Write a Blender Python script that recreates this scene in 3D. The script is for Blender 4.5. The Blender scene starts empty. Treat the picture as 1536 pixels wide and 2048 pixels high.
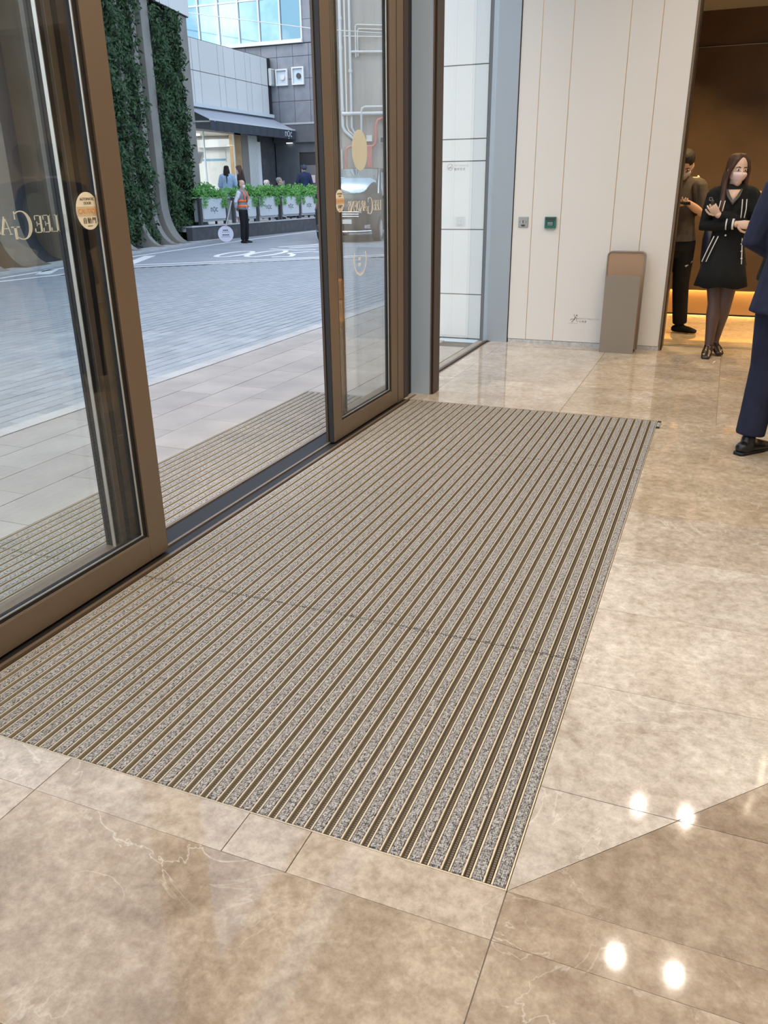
import bpy, bmesh, math, random
from mathutils import Vector, Matrix, kdtree
random.seed(7)
SC = bpy.context.scene
COL = SC.collection
R = math.radians

# ------------------------------------------------------------------ camera
cam_d = bpy.data.cameras.new('camera')
cam = bpy.data.objects.new('camera', cam_d)
COL.objects.link(cam)
SC.camera = cam
cam_d.sensor_fit = 'HORIZONTAL'
cam_d.sensor_width = 36.0
cam_d.lens = 1592.19 / 1536.0 * 36.0
cam_d.clip_start = 0.05
cam_d.clip_end = 300
CAM_H = 1.42
CR = Vector((0.92650, 0.37610, -0.01060))    # image right
CD = Vector((0.13180, -0.35080, -0.92720))   # image down
CF = Vector((-0.35250, 0.85760, -0.37450))   # forward
cm = Matrix((( CR.x, -CD.x, -CF.x, 0), (CR.y, -CD.y, -CF.y, 0), (CR.z, -CD.z, -CF.z, CAM_H), (0, 0, 0, 1)))
cam.matrix_world = cm

# ------------------------------------------------------------------ world, exposure
W = bpy.data.worlds.new('daylight'); SC.world = W; W.use_nodes = True
wn = W.node_tree.nodes; wl = W.node_tree.links
bg = wn['Background']
sky = wn.new('ShaderNodeTexSky'); sky.sky_type = 'NISHITA'; sky.sun_disc = False
sky.sun_elevation = R(55); sky.sun_rotation = R(200); sky.air_density = 1.0; sky.dust_density = 3.0
mixw = wn.new('ShaderNodeMix'); mixw.data_type = 'RGBA'; mixw.inputs[0].default_value = 0.80
wl.new(sky.outputs[0], mixw.inputs[6]); mixw.inputs[7].default_value = (0.62, 0.76, 0.92, 1)
wl.new(mixw.outputs[2], bg.inputs['Color']); bg.inputs['Strength'].default_value = 1.35
SC.view_settings.view_transform = 'Standard'
SC.view_settings.look = 'None'
SC.view_settings.exposure = 0.0
SC.view_settings.gamma = 1.0
SC.view_settings.use_curve_mapping = False
SC.cycles.use_denoising = True
SC.cycles.max_bounces = 10
SC.cycles.diffuse_bounces = 4
SC.cycles.glossy_bounces = 4
SC.cycles.transparent_max_bounces = 16
SC.cycles.sample_clamp_indirect = 6.0

WARM = (1.0, 0.885, 0.74)
LAMP_SPOTS = [(-0.06, 3.0), (0.37, 3.0), (-0.06, 4.75), (0.37, 4.75), (-0.06, 6.5), (0.37, 6.5),
              (-0.06, 1.1), (0.37, 1.1), (2.4, 1.1), (2.4, 3.0), (2.4, 4.75), (2.4, 6.5), (-0.06, -0.9), (0.37, -0.9), (2.4, -0.9),  # unseen lamps added for general warm fill
              (-1.55, 1.6), (-1.55, 3.4), (-1.55, 5.4)]  # row added to light the mat, reflections kept out of sight
LAMP_W = 13.5
CEIL = 4.1

# ------------------------------------------------------------------ helpers
def N(nt, t, **kw):
    n = nt.nodes.new(t)
    for k, v in kw.items(): setattr(n, k, v)
    return n
def M(name, col, rough=0.5, metal=0.0, spec=0.5, var=None, bump=None, coat=0.0, emit=None, rnd=None, stretch=None, island=None):
    """procedural principled material. var=(scale,colour2,lo,hi) noise mix; bump=(scale,strength); rnd=per-object value jitter; island=(col2) per-island mix"""
    m = bpy.data.materials.new(name); m.use_nodes = True
    nt = m.node_tree; b = nt.nodes['Principled BSDF']; L = nt.links.new
    c4 = (*col, 1)
    b.inputs['Base Color'].default_value = c4
    b.inputs['Roughness'].default_value = rough
    b.inputs['Metallic'].default_value = metal
    b.inputs['Specular IOR Level'].default_value = spec
    b.inputs['Coat Weight'].default_value = coat
    if emit:
        b.inputs['Emission Color'].default_value = (*emit[:3], 1); b.inputs['Emission Strength'].default_value = emit[3]
    vec = None
    if var or bump:
        g = N(nt, 'ShaderNodeNewGeometry'); vec = g.outputs['Position']
        if stretch:
            mp = N(nt, 'ShaderNodeMapping'); mp.inputs['Scale'].default_value = stretch
            L(vec, mp.inputs['Vector']); vec = mp.outputs[0]
    out = None
    if var:
        nz = N(nt, 'ShaderNodeTexNoise'); nz.inputs['Scale'].default_value = var[0]; nz.inputs['Detail'].default_value = 6
        L(vec, nz.inputs['Vector'])
        rp = N(nt, 'ShaderNodeValToRGB'); rp.color_ramp.elements[0].position = var[2]; rp.color_ramp.elements[1].position = var[3]
        rp.color_ramp.elements[0].color = c4; rp.color_ramp.elements[1].color = (*var[1], 1)
        L(nz.outputs['Fac'], rp.inputs[0]); out = rp.outputs[0]
    if island:
        g2 = N(nt, 'ShaderNodeNewGeometry'); mx = N(nt, 'ShaderNodeMix', data_type='RGBA')
        L(g2.outputs['Random Per Island'], mx.inputs[0]); mx.inputs[6].default_value = c4; mx.inputs[7].default_value = (*island, 1)
        out = mx.outputs[2]
    if rnd:
        oi = N(nt, 'ShaderNodeObjectInfo'); mr = N(nt, 'ShaderNodeMapRange')
        mr.inputs[3].default_value = 1 - rnd; mr.inputs[4].default_value = 1 + rnd
        L(oi.outputs['Random'], mr.inputs[0])
        hs = N(nt, 'ShaderNodeHueSaturation'); L(mr.outputs[0], hs.inputs['Value'])
        if out is not None: L(out, hs.inputs['Color'])
        else: hs.inputs['Color'].default_value = c4
        out = hs.outputs[0]
    if out is not None: L(out, b.inputs['Base Color'])
    if bump:
        n2 = N(nt, 'ShaderNodeTexNoise'); n2.inputs['Scale'].default_value = bump[0]; n2.inputs['Detail'].default_value = 3
        L(vec, n2.inputs['Vector'])
        bp = N(nt, 'ShaderNodeBump'); bp.inputs['Strength'].default_value = bump[1]; bp.inputs['Distance'].default_value = 0.01
        L(n2.outputs['Fac'], bp.inputs['Height']); L(bp.outputs[0], b.inputs['Normal'])
    return m

def glass(name, tint=(0.97, 0.985, 0.98), refl=1.0):
    m = bpy.data.materials.new(name); m.use_nodes = True
    nt = m.node_tree; nt.nodes.clear(); L = nt.links.new
    o = N(nt, 'ShaderNodeOutputMaterial'); mx = N(nt, 'ShaderNodeMixShader')
    lw = N(nt, 'ShaderNodeLayerWeight'); lw.inputs[0].default_value = 0.5
    pw = N(nt, 'ShaderNodeMath', operation='POWER'); pw.inputs[1].default_value = 5.0; L(lw.outputs['Facing'], pw.inputs[0])
    ma = N(nt, 'ShaderNodeMath', operation='MULTIPLY_ADD'); ma.inputs[1].default_value = 0.96; ma.inputs[2].default_value = 0.04; L(pw.outputs[0], ma.inputs[0])
    t = N(nt, 'ShaderNodeBsdfTransparent'); t.inputs[0].default_value = (*tint, 1)
    g = N(nt, 'ShaderNodeBsdfGlossy'); g.inputs['Roughness'].default_value = 0.0; g.inputs['Color'].default_value = (refl, refl, refl, 1)
    L(ma.outputs[0], mx.inputs[0]); L(t.outputs[0], mx.inputs[1]); L(g.outputs[0], mx.inputs[2]); L(mx.outputs[0], o.inputs[0])
    return m

def marble(name, base, mid, light, rough=0.05, seed=0.0):
    m = bpy.data.materials.new(name); m.use_nodes = True
    nt = m.node_tree; b = nt.nodes['Principled BSDF']; L = nt.links.new
    g = N(nt, 'ShaderNodeNewGeometry'); oi = N(nt, 'ShaderNodeObjectInfo')
    mul = N(nt, 'ShaderNodeMath', operation='MULTIPLY'); mul.inputs[1].default_value = 37.0; L(oi.outputs['Random'], mul.inputs[0])
    add = N(nt, 'ShaderNodeVectorMath', operation='ADD'); L(g.outputs['Position'], add.inputs[0])
    cx = N(nt, 'ShaderNodeCombineXYZ'); L(mul.outputs[0], cx.inputs[0]); L(mul.outputs[0], cx.inputs[2]); cx.inputs[1].default_value = seed
    L(cx.outputs[0], add.inputs[1])
    n1 = N(nt, 'ShaderNodeTexNoise'); n1.inputs['Scale'].default_value = 3.6; n1.inputs['Detail'].default_value = 9; n1.inputs['Roughness'].default_value = 0.62; n1.inputs['Distortion'].default_value = 0.35
    L(add.outputs[0], n1.inputs['Vector'])
    rp = N(nt, 'ShaderNodeValToRGB'); e = rp.color_ramp.elements
    e[0].position = 0.30; e[0].color = (*mid, 1); e[1].position = 0.72; e[1].color = (*light, 1)
    k = rp.color_ramp.elements.new(0.50); k.color = (*base, 1)
    L(n1.outputs['Fac'], rp.inputs[0])
    # fine brecciated speckle
    n3 = N(nt, 'ShaderNodeTexNoise'); n3.inputs['Scale'].default_value = 26; n3.inputs['Detail'].default_value = 8; n3.inputs['Roughness'].default_value = 0.78; n3.inputs['Distortion'].default_value = 0.1
    L(add.outputs[0], n3.inputs['Vector'])
    r3 = N(nt, 'ShaderNodeValToRGB'); r3.color_ramp.elements[0].position = 0.34; r3.color_ramp.elements[1].position = 0.66
    r3.color_ramp.elements[0].color = (0.66, 0.61, 0.56, 1); r3.color_ramp.elements[1].color = (1.12, 1.11, 1.10, 1)
    L(n3.outputs['Fac'], r3.inputs[0])
    mm = N(nt, 'ShaderNodeMix', data_type='RGBA', blend_type='MULTIPLY'); mm.inputs[0].default_value = 1.0
    L(rp.outputs[0], mm.inputs[6]); L(r3.outputs[0], mm.inputs[7])
    # pale veins
    n2 = N(nt, 'ShaderNodeTexNoise'); n2.inputs['Scale'].default_value = 3.2; n2.inputs['Detail'].default_value = 7; n2.inputs['Distortion'].default_value = 1.6
    add2 = N(nt, 'ShaderNodeVectorMath', operation='ADD'); add2.inputs[1].default_value = (5.2, 1.7, 9.1); L(add.outputs[0], add2.inputs[0]); L(add2.outputs[0], n2.inputs['Vector'])
    rv = N(nt, 'ShaderNodeValToRGB'); ev = rv.color_ramp.elements; ev[0].position = 0.490; ev[0].color = (0, 0, 0, 1); ev[1].position = 0.50; ev[1].color = (1, 1, 1, 1)
    kv = ev.new(0.509); kv.color = (0, 0, 0, 1)
    L(n2.outputs['Fac'], rv.inputs[0])
    n4 = N(nt, 'ShaderNodeTexNoise'); n4.inputs['Scale'].default_value = 1.6; L(add.outputs[0], n4.inputs['Vector'])
    r4 = N(nt, 'ShaderNodeValToRGB'); r4.color_ramp.elements[0].position = 0.48; r4.color_ramp.elements[1].position = 0.62
    L(n4.outputs['Fac'], r4.inputs[0])
    mu = N(nt, 'ShaderNodeMath', operation='MULTIPLY'); L(rv.outputs[0], mu.inputs[0]); L(r4.outputs[0], mu.inputs[1])
    m2 = N(nt, 'ShaderNodeMath', operation='MULTIPLY'); m2.inputs[1].default_value = 0.40; L(mu.outputs[0], m2.inputs[0])
    mv = N(nt, 'ShaderNodeMix', data_type='RGBA'); L(m2.outputs[0], mv.inputs[0]); L(mm.outputs[2], mv.inputs[6]); mv.inputs[7].default_value = (0.86, 0.82, 0.75, 1)
    # per tile tone
    mr = N(nt, 'ShaderNodeMapRange'); mr.inputs[3].default_value = 0.92; mr.inputs[4].default_value = 1.06; L(oi.outputs['Random'], mr.inputs[0])
    hs = N(nt, 'ShaderNodeHueSaturation'); L(mr.outputs[0], hs.inputs['Value']); L(mv.outputs[2], hs.inputs['Color'])
    L(hs.outputs[0], b.inputs['Base Color'])
    b.inputs['Roughness'].default_value = rough; b.inputs['Specular IOR Level'].default_value = 0.55
    return m

class MB:
    def __init__(s): s.v = []; s.f = []
    def add(s, v, f):
        o = len(s.v); s.v += [tuple(p) for p in v]; s.f += [tuple(i + o for i in q) for q in f]; return s
    def box(s, x0, x1, y0, y1, z0, z1, b=0.0):
        if b <= 0:
            return s.add([(x0,y0,z0),(x1,y0,z0),(x1,y1,z0),(x0,y1,z0),(x0,y0,z1),(x1,y0,z1),(x1,y1,z1),(x0,y1,z1)],
                         [(0,3,2,1),(4,5,6,7),(0,1,5,4),(1,2,6,5),(2,3,7,6),(3,0,4,7)])
        # chamfered top and vertical edges
        v = []
        for z, i in ((z0, 0), (z1 - b, 0), (z1, b)):
            a0, a1, c0, c1 = x0 + i, x1 - i, y0 + i, y1 - i
            v += [(a0,c0,z),(a1,c0,z),(a1,c1,z),(a0,c1,z)]
        f = [(3,2,1,0),(8,9,10,11)]
        for k in (0, 4):
            for j in range(4): f.append((k+j, k+(j+1)%4, k+4+(j+1)%4, k+4+j))
        return s.add(v, f)
    def prism(s, poly, h, axis='z', at=0.0):
        """extrude polygon (2d pts) from at to at+h along axis; x->(y,z) y->(x,z) z->(x,y)"""
        def P(a, b, c):
            return (c, a, b) if axis == 'x' else (a, c, b) if axis == 'y' else (a, b, c)
        n = len(poly)
        v = [P(a, b, at) for a, b in poly] + [P(a, b, at + h) for a, b in poly]
        f = [tuple(range(n))[::-1], tuple(range(n, 2*n))] + [(i, (i+1) % n, n + (i+1) % n, n + i) for i in range(n)]
        return s.add(v, f)
    def tube(s, pts, rad, ref=None, n=12, cap=True):
        pts = [Vector(p) for p in pts]; m = len(pts)
        rad = [(r, r) if isinstance(r, (int, float)) else r for r in (rad if isinstance(rad, (list, tuple)) and len(rad) == m else [rad] * m)]
        T = [(pts[min(i+1, m-1)] - pts[max(i-1, 0)]).normalized() for i in range(m)]
        rf = Vector(ref) if ref else (Vector((1, 0, 0)) if abs(T[0].x) < 0.8 else Vector((0, 1, 0)))
        rings = []
        A = None
        for i in range(m):
            a = rf if (ref or A is None) else A
            a = a - T[i] * a.dot(T[i])
            if a.length < 1e-5: a = T[i].orthogonal()
            a.normalize(); A = a
            b = T[i].cross(a)
            rings.append((pts[i], a, b, rad[i], T[i]))
        c0, c1 = cap if isinstance(cap, tuple) else (cap, cap)
        if c0:
            p, a, b, r, t = rings[0]; k = min(r)
            rings.insert(0, (p - t * k * 0.55, a, b, (r[0]*0.72, r[1]*0.72), t))
        if c1:
            p, a, b, r, t = rings[-1]; k = min(r)
            rings.append((p + t * k * 0.55, a, b, (r[0]*0.72, r[1]*0.72), t))
        v = []; f = []
        for (p, a, b, r, t) in rings:
            for j in range(n):
                th = 2 * math.pi * j / n
                v.append(p + a * (math.cos(th) * r[0]) + b * (math.sin(th) * r[1]))
        for i in range(len(rings) - 1):
            for j in range(n):
                f.append((i*n+j, i*n+(j+1) % n, (i+1)*n+(j+1) % n, (i+1)*n+j))
        k0 = len(v); p, a, b, r, t = rings[0]; v.append(p - t * (min(r) * 0.3 if c0 else 0))
        k1 = len(v); p, a, b, r, t = rings[-1]; v.append(p + t * (min(r) * 0.3 if c1 else 0))
        q = (len(rings) - 1) * n
        for j in range(n):
            f.append((k0, (j+1) % n, j)); f.append((k1, q + j, q + (j+1) % n))
        return s.add(v, f)
    def ell(s, c, r, n=12, m=8):
        c = Vector(c); v = []; f = []
        for i in range(1, m):
            ph = math.pi * i / m
            for j in range(n):
                th = 2 * math.pi * j / n
                v.append((c.x + r[0]*math.sin(ph)*math.cos(th), c.y + r[1]*math.sin(ph)*math.sin(th), c.z + r[2]*math.cos(ph)))
        for i in range(m - 2):
            for j in range(n): f.append((i*n+j, (i+1)*n+j, (i+1)*n+(j+1) % n, i*n+(j+1) % n))
        t = len(v); v.append((c.x, c.y, c.z + r[2])); u = len(v); v.append((c.x, c.y, c.z - r[2])); q = (m-2)*n
        for j in range(n):
            f.append((t, j, (j+1) % n)); f.append((u, q+(j+1) % n, q+j))
        return s.add(v, f)
    def disc(s, c, nrm, r0, h, n=24, r1=None):
        """cylinder/cone from c along nrm"""
        c = Vector(c); nrm = Vector(nrm).normalized()
        return s.tube([c, c + nrm * h], [r0, r0 if r1 is None else r1], n=n, cap=False)
    def xf(s, mat):
        s.v = [tuple(mat @ Vector(p)) for p in s.v]; return s

ORG = {}
def tag(o, label=None, cat=None, group=None, kind=None):
    if label: o['label'] = label
    if cat: o['category'] = cat
    if group: o['group'] = group
    if kind: o['kind'] = kind
    return o
def empty(name, loc, label=None, cat=None, group=None, kind=None):
    o = bpy.data.objects.new(name, None); COL.objects.link(o); o.location = loc; o.empty_display_size = 0.1
    ORG[o.name] = Vector(loc)
    return tag(o, label, cat, group, kind)
def put(name, me, m, parent=None, smooth=False, loc=None):
    """link a mesh given in world coordinates (loc = its origin)"""
    org = Vector(loc) if loc is not None else (ORG[parent.name] if parent is not None else Vector((0, 0, 0)))
    if org.length: me.transform(Matrix.Translation(-org))
    if smooth:
        me.polygons.foreach_set('use_smooth', [True] * len(me.polygons))
    o = bpy.data.objects.new(name, me); COL.objects.link(o)
    ms = m if isinstance(m, (list, tuple)) else [m]
    if len(me.materials) == 0:
        for q in ms: me.materials.append(q)
    if parent is not None:
        o.parent = parent; o.location = org - ORG[parent.name]
    else: o.location = org
    ORG[o.name] = org
    return o
def build(mb, name, m, parent=None, smooth=False, loc=None, bevel=0.0):
    me = bpy.data.meshes.new(name); me.from_pydata(mb.v, [], mb.f); 
    if bevel:
        bm = bmesh.new(); bm.from_mesh(me); bmesh.ops.bevel(bm, geom=bm.edges[:], offset=bevel, segments=2, affect='EDGES', profile=0.6); bm.to_mesh(me); bm.free()
    me.update()
    return put(name, me, m, parent, smooth, loc)
def inst(name, me, parent, off):
    """another object sharing mesh me; off is the world position of its origin"""
    o = bpy.data.objects.new(name, me); COL.objects.link(o); o.parent = parent; o.location = Vector(off) - ORG[parent.name]
    ORG[o.name] = Vector(off); return o
def remesh(mb, voxel, smooth=4):
    me = bpy.data.meshes.new('tmp'); me.from_pydata(mb.v, [], mb.f)
    bm = bmesh.new(); bm.from_mesh(me); bmesh.ops.recalc_face_normals(bm, faces=bm.faces[:]); bm.to_mesh(me); bm.free()
    o = bpy.data.objects.new('tmp', me); COL.objects.link(o)
    r = o.modifiers.new('r', 'REMESH'); r.mode = 'VOXEL'; r.voxel_size = voxel
    if smooth:
        q = o.modifiers.new('s', 'SMOOTH'); q.iterations = smooth; q.factor = 0.5
    dg = bpy.context.evaluated_depsgraph_get(); dg.update()
    out = bpy.data.meshes.new_from_object(o.evaluated_get(dg))
    bpy.data.objects.remove(o); bpy.data.meshes.remove(me)
    return out
def text_mesh(body, size, mat, ext=0.0008, align='CENTER', spacing=1.0):
    cu = bpy.data.curves.new('txt', 'FONT'); cu.body = body; cu.size = size; cu.extrude = ext; cu.align_x = align; cu.align_y = 'CENTER'
    cu.resolution_u = 3; cu.space_character = spacing
    o = bpy.data.objects.new('txt', cu); COL.objects.link(o)
    dg = bpy.context.evaluated_depsgraph_get(); dg.update()
    me = bpy.data.meshes.new_from_object(o.evaluated_get(dg))
    bpy.data.objects.remove(o); bpy.data.curves.remove(cu)
    me.transform(mat); me.materials.clear()
    return me
def frame_mat(o, x, y):
    """matrix with local x,y axes along given world directions, origin o"""
    x = Vector(x).normalized(); y = Vector(y).normalized(); z = x.cross(y)
    return Matrix(((x.x, y.x, z.x, o[0]), (x.y, y.y, z.y, o[1]), (x.z, y.z, z.z, o[2]), (0, 0, 0, 1)))
def rounded(x0, x1, y0, y1, r, n=5, corners=(1, 1, 1, 1)):
    pts = []
    for (cx, cy, a, k) in ((x1-r, y1-r, 0, corners[0]), (x0+r, y1-r, 90, corners[1]), (x0+r, y0+r, 180, corners[2]), (x1-r, y0+r, 270, corners[3])):
        if k:
            for i in range(n+1): t = R(a + 90*i/n); pts.append((cx + r*math.cos(t), cy + r*math.sin(t)))
        else:
            t = R(a+45); pts.append((cx + r*(1 if math.cos(t) > 0 else -1), cy + r*(1 if math.sin(t) > 0 else -1)))
    return pts

# ------------------------------------------------------------------ materials
MT = dict(
 bronze=M('bronze_frame', (0.225, 0.168, 0.118), 0.40, 0.45),
 bronze_dark=M('dark_bronze', (0.075, 0.055, 0.042), 0.45, 0.5),
 gasket=M('black_gasket', (0.010, 0.009, 0.009), 0.6),
 bead=M('glazing_bead', (0.50, 0.47, 0.43), 0.35, 0.8),
 column=M('daylit_steel_column', (0.49, 0.62, 0.78), 0.35, 0.0),  # paler, bluer copy of the steel: reflected daylight put into the colour
 steel=M('blue_grey_steel', (0.36, 0.41, 0.47), 0.38, 0.30),
 white_panel=M('white_wall_panel', (0.72, 0.705, 0.685), 0.22, 0, 0.4),
 white_out=M('white_outdoor_panel', (0.72, 0.75, 0.77), 0.15, 0, 0.5),
 joint=M('dark_joint', (0.02, 0.02, 0.022), 0.7),
 brass=M('brass_strip', (0.62, 0.44, 0.22), 0.35, 0.8),
 greystone=M('grey_marble_base', (0.42, 0.42, 0.43), 0.3, var=(30, (0.60, 0.60, 0.61), 0.4, 0.65)),
 ceiling=M('plaster_ceiling', (0.80, 0.78, 0.74), 0.9),
 cream=M('cream_plaster', (0.66, 0.58, 0.48), 0.7),
 grout=M('grout', (0.30, 0.26, 0.22), 0.8),
 marbleA=marble('beige_marble', (0.545, 0.480, 0.408), (0.43, 0.365, 0.300), (0.66, 0.60, 0.53)),
 marbleB=marble('brown_marble', (0.420, 0.350, 0.275), (0.29, 0.228, 0.170), (0.54, 0.465, 0.38), seed=3.0),
 marbleC=marble('pale_marble', (0.60, 0.555, 0.505), (0.50, 0.452, 0.398), (0.70, 0.665, 0.615), seed=6.0),
 marbleD=marble('honey_marble', (0.53, 0.445, 0.34), (0.42, 0.34, 0.245), (0.63, 0.55, 0.44), seed=9.0),
 rail=M('mat_rail_aluminium', (0.62, 0.535, 0.40), 0.42, 0.35),
 matbase=M('mat_well', (0.035, 0.028, 0.022), 0.9),
 glass=glass('door_glass'),
 glass2=glass('sidelight_glass', (0.95, 0.98, 0.98)),
)
# ------------------------------------------------------------------ room shell
XDOOR = -2.03
YW = 7.9
def struct(name, loc, label): return empty(name, loc, label, None, None, 'structure')

# floor : slab + individual marble tiles
floor = struct('floor', (0, 3, 0), 'polished beige and brown marble tile floor')
fb = MB()
fb.box(-2.2, 4.0, -3.5, 1.30, -0.10, -0.006)
fb.box(-0.255, 4.0, 1.30, 5.36, -0.10, -0.006)
fb.box(-2.2, 4.0, 5.36, 10.6, -0.10, -0.006)
fb.box(-2.2, -0.255, 1.30, 5.36, -0.10, -0.028)
build(fb, 'floor_bed', MT['grout'], floor)
def clip(poly, a, b, c):
    """keep a*x+b*y<=c"""
    out = []
    for i in range(len(poly)):
        p, q = poly[i], poly[(i+1) % len(poly)]
        dp, dq = a*p[0]+b*p[1]-c, a*q[0]+b*q[1]-c
        if dp <= 0: out.append(p)
        if dp*dq < 0:
            t = dp/(dp-dq); out.append((p[0]+(q[0]-p[0])*t, p[1]+(q[1]-p[1])*t))
    return out
def tile(poly, m, name='floor_tile', parent=None, g=0.0011, z0=-0.006, z1=0.0):
    cx = sum(p[0] for p in poly)/len(poly); cy = sum(p[1] for p in poly)/len(poly)
    # inset towards centroid by about g
    pl = []
    for x, y in poly:
        dx, dy = cx-x, cy-y; l = math.hypot(dx, dy); pl.append((x+dx/l*g*1.4, y+dy/l*g*1.4))
    return build(MB().prism(pl, z1-z0, 'z', z0), name, m, parent or floor, loc=(cx, cy, 0))
# diagonal through the mat corner separates the two stones
DA, DB = 0.602, -0.564
DC = DA*(-0.255) + DB*1.30
def tiles(x0, x1, y0, y1, m, split=None):
    poly = [(x0, y0), (x1, y0), (x1, y1), (x0, y1)]
    if split is None: tile(poly, m); return
    a = clip(poly, DA, DB, DC); b = clip(poly, -DA, -DB, -DC)
    if len(a) > 2: tile(a, m)
    if len(b) > 2: tile(b, split)
A, B_, C_, D_ = MT['marbleA'], MT['marbleB'], MT['marbleC'], MT['marbleD']
# right of the mat
ys = [1.30] + [1.655 + 0.503*k for k in range(8)] + [5.36]
for i in range(len(ys)-1):
    xs = [-0.255, 0.76, 1.78, 2.80, 4.0]
    for j in range(4):
        m = C_ if i < 4 else (A if i < 6 else D_)
        if i >= 5: m = D_
        tiles(xs[j], xs[j+1], ys[i], ys[i+1], m, B_)
# in front of the mat: border strip and field
for x0, x1, m in ((-2.06, -1.46, C_), (-1.46, -0.90, A), (-0.90, -0.73, A), (-0.73, -0.255, A), (-0.255, 0.76, B_), (0.76, 1.78, B_), (1.78, 4.0, B_)):
    tiles(x0, x1, 1.168, 1.30, m)
rows = [1.168, 0.664, 0.16, -0.344, -0.85, -1.9, -3.5]
for i in range(len(rows)-1):
    off = [-2.06, -1.46, -0.255, 0.76, 1.78, 4.0] if i % 2 == 0 else [-2.06, -0.86, 0.20, 1.25, 4.0]
    for j in range(len(off)-1):
        tiles(off[j], off[j+1], rows[i+1], rows[i], B_ if (off[j] > -0.3 or (i+j) % 3 == 1) else A)
# beyond the mat
rows = [5.36, 5.68, 6.183, 6.686, 7.189, 7.692, 8.21]
for i in range(len(rows)-1):
    xs = [-2.06, -1.9, -0.90, 0.10, 1.10, 2.10, 4.0]
    for j in range(6):
        if rows[i] > 7.6 and xs[j] < -0.5: y1 = 7.9
        else: y1 = rows[i+1]
        tiles(xs[j], xs[j+1], rows[i], y1, A if xs[j] < -0.95 else D_)
for i in range(4):
    for j in range(5):
        tiles(-1.4+1.0*j, -0.4+1.0*j, 8.30+0.503*i, 8.30+0.503*(i+1), D_)
build(MB().box(-0.44, 2.6, 8.212, 8.298, -0.006, 0.003), 'threshold_strip', MT['bead'], floor)

# ceiling and unseen walls
ceiling = struct('ceiling', (1, 2, CEIL), 'plain off white ceiling with recessed downlights')
build(MB().box(-2.25, 4.0, -3.5, 7.9, CEIL, CEIL+0.1), 'ceiling_board', MT['ceiling'], ceiling)
wr = struct('wall_right', (4.05, 2, 0), 'cream plaster side wall of the hall')
build(MB().box(4.0, 4.1, -3.5, 10.4, 0, CEIL), 'wall_plaster', MT['cream'], wr)
wb = struct('wall_back', (1, -3.55, 0), 'cream plaster rear wall of the hall')
build(MB().box(-2.25, 4.1, -3.6, -3.5, 0, CEIL), 'wall_plaster', MT['cream'], wb)

# far wall with white panels, brass joints, steel pilaster
wf = struct('wall_far', (-1.2, YW, 0), 'white panelled wall with thin brass joints beside the lift lobby')
build(MB().box(-2.16, -0.44, YW+0.012, YW+0.28, 0, CEIL), 'wall_core', MT['joint'], wf)
px = [-1.893, -1.71, -1.443, -0.971, -0.716, -0.452]
for i in range(5):
    build(MB().box(px[i]+0.003, px[i+1]-0.003, YW, YW+0.012, 0.038, CEIL), 'wall_panel', MT['white_panel'], wf)
    if i: build(MB().box(px[i]-0.003, px[i]+0.003, YW+0.003, YW+0.012, 0.038, CEIL), 'joint_strip', MT['brass'], wf)
build(MB().box(-1.885, -0.452, YW-0.004, YW+0.012, 0.0, 0.034), 'skirting', MT['greystone'], wf)
build(MB().box(-0.452, -0.436, YW-0.006, YW+0.29, 0.0, CEIL), 'corner_trim', MT['bronze'], wf)
build(MB().box(-0.436, -0.425, YW+0.05, YW+0.29, 0.0, CEIL), 'reveal_panel', MT['bronze_dark'], wf)
build(MB().box(-0.43, 4.0, YW+0.02, YW+0.28, 3.13, CEIL), 'opening_header', MT['white_panel'], wf)
pil = struct('trim_1', (-2.02, YW, 0), 'blue grey steel pilaster between glass and white wall')
build(MB().box(-2.140, -1.897, YW-0.012, YW+0.01, 0.0, CEIL), 'steel_facing', MT['steel'], pil)
build(MB().box(-2.172, -2.142, YW-0.006, YW+0.02, 0.0, CEIL), 'shadow_gap', MT['gasket'], pil)
build(MB().box(-1.897, -1.890, YW-0.006, YW+0.02, 0.0, CEIL), 'shadow_gap', MT['gasket'], pil)

# outdoor return wall of the same building: white panels
wo = struct('wall_outdoor', (-2.9, YW, 0), 'glossy white outdoor panels seen through the side glass')
build(MB().box(-2.95, -2.172, YW+0.02, YW+0.3, 0, 6.0), 'wall_core', MT['joint'], wo)
zs = [0.012, 0.448, 1.059, 1.668, 1.858, 2.468, 3.08, 3.69, 4.3, 6.0]
for k in range(9):
    for x0, x1 in ((-2.95, -2.176),):
        build(MB().box(x0+0.004, x1-0.002, YW, YW+0.02, zs[k]+0.005, zs[k+1]-0.005), 'wall_panel', MT['white_out'], wo)

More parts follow.
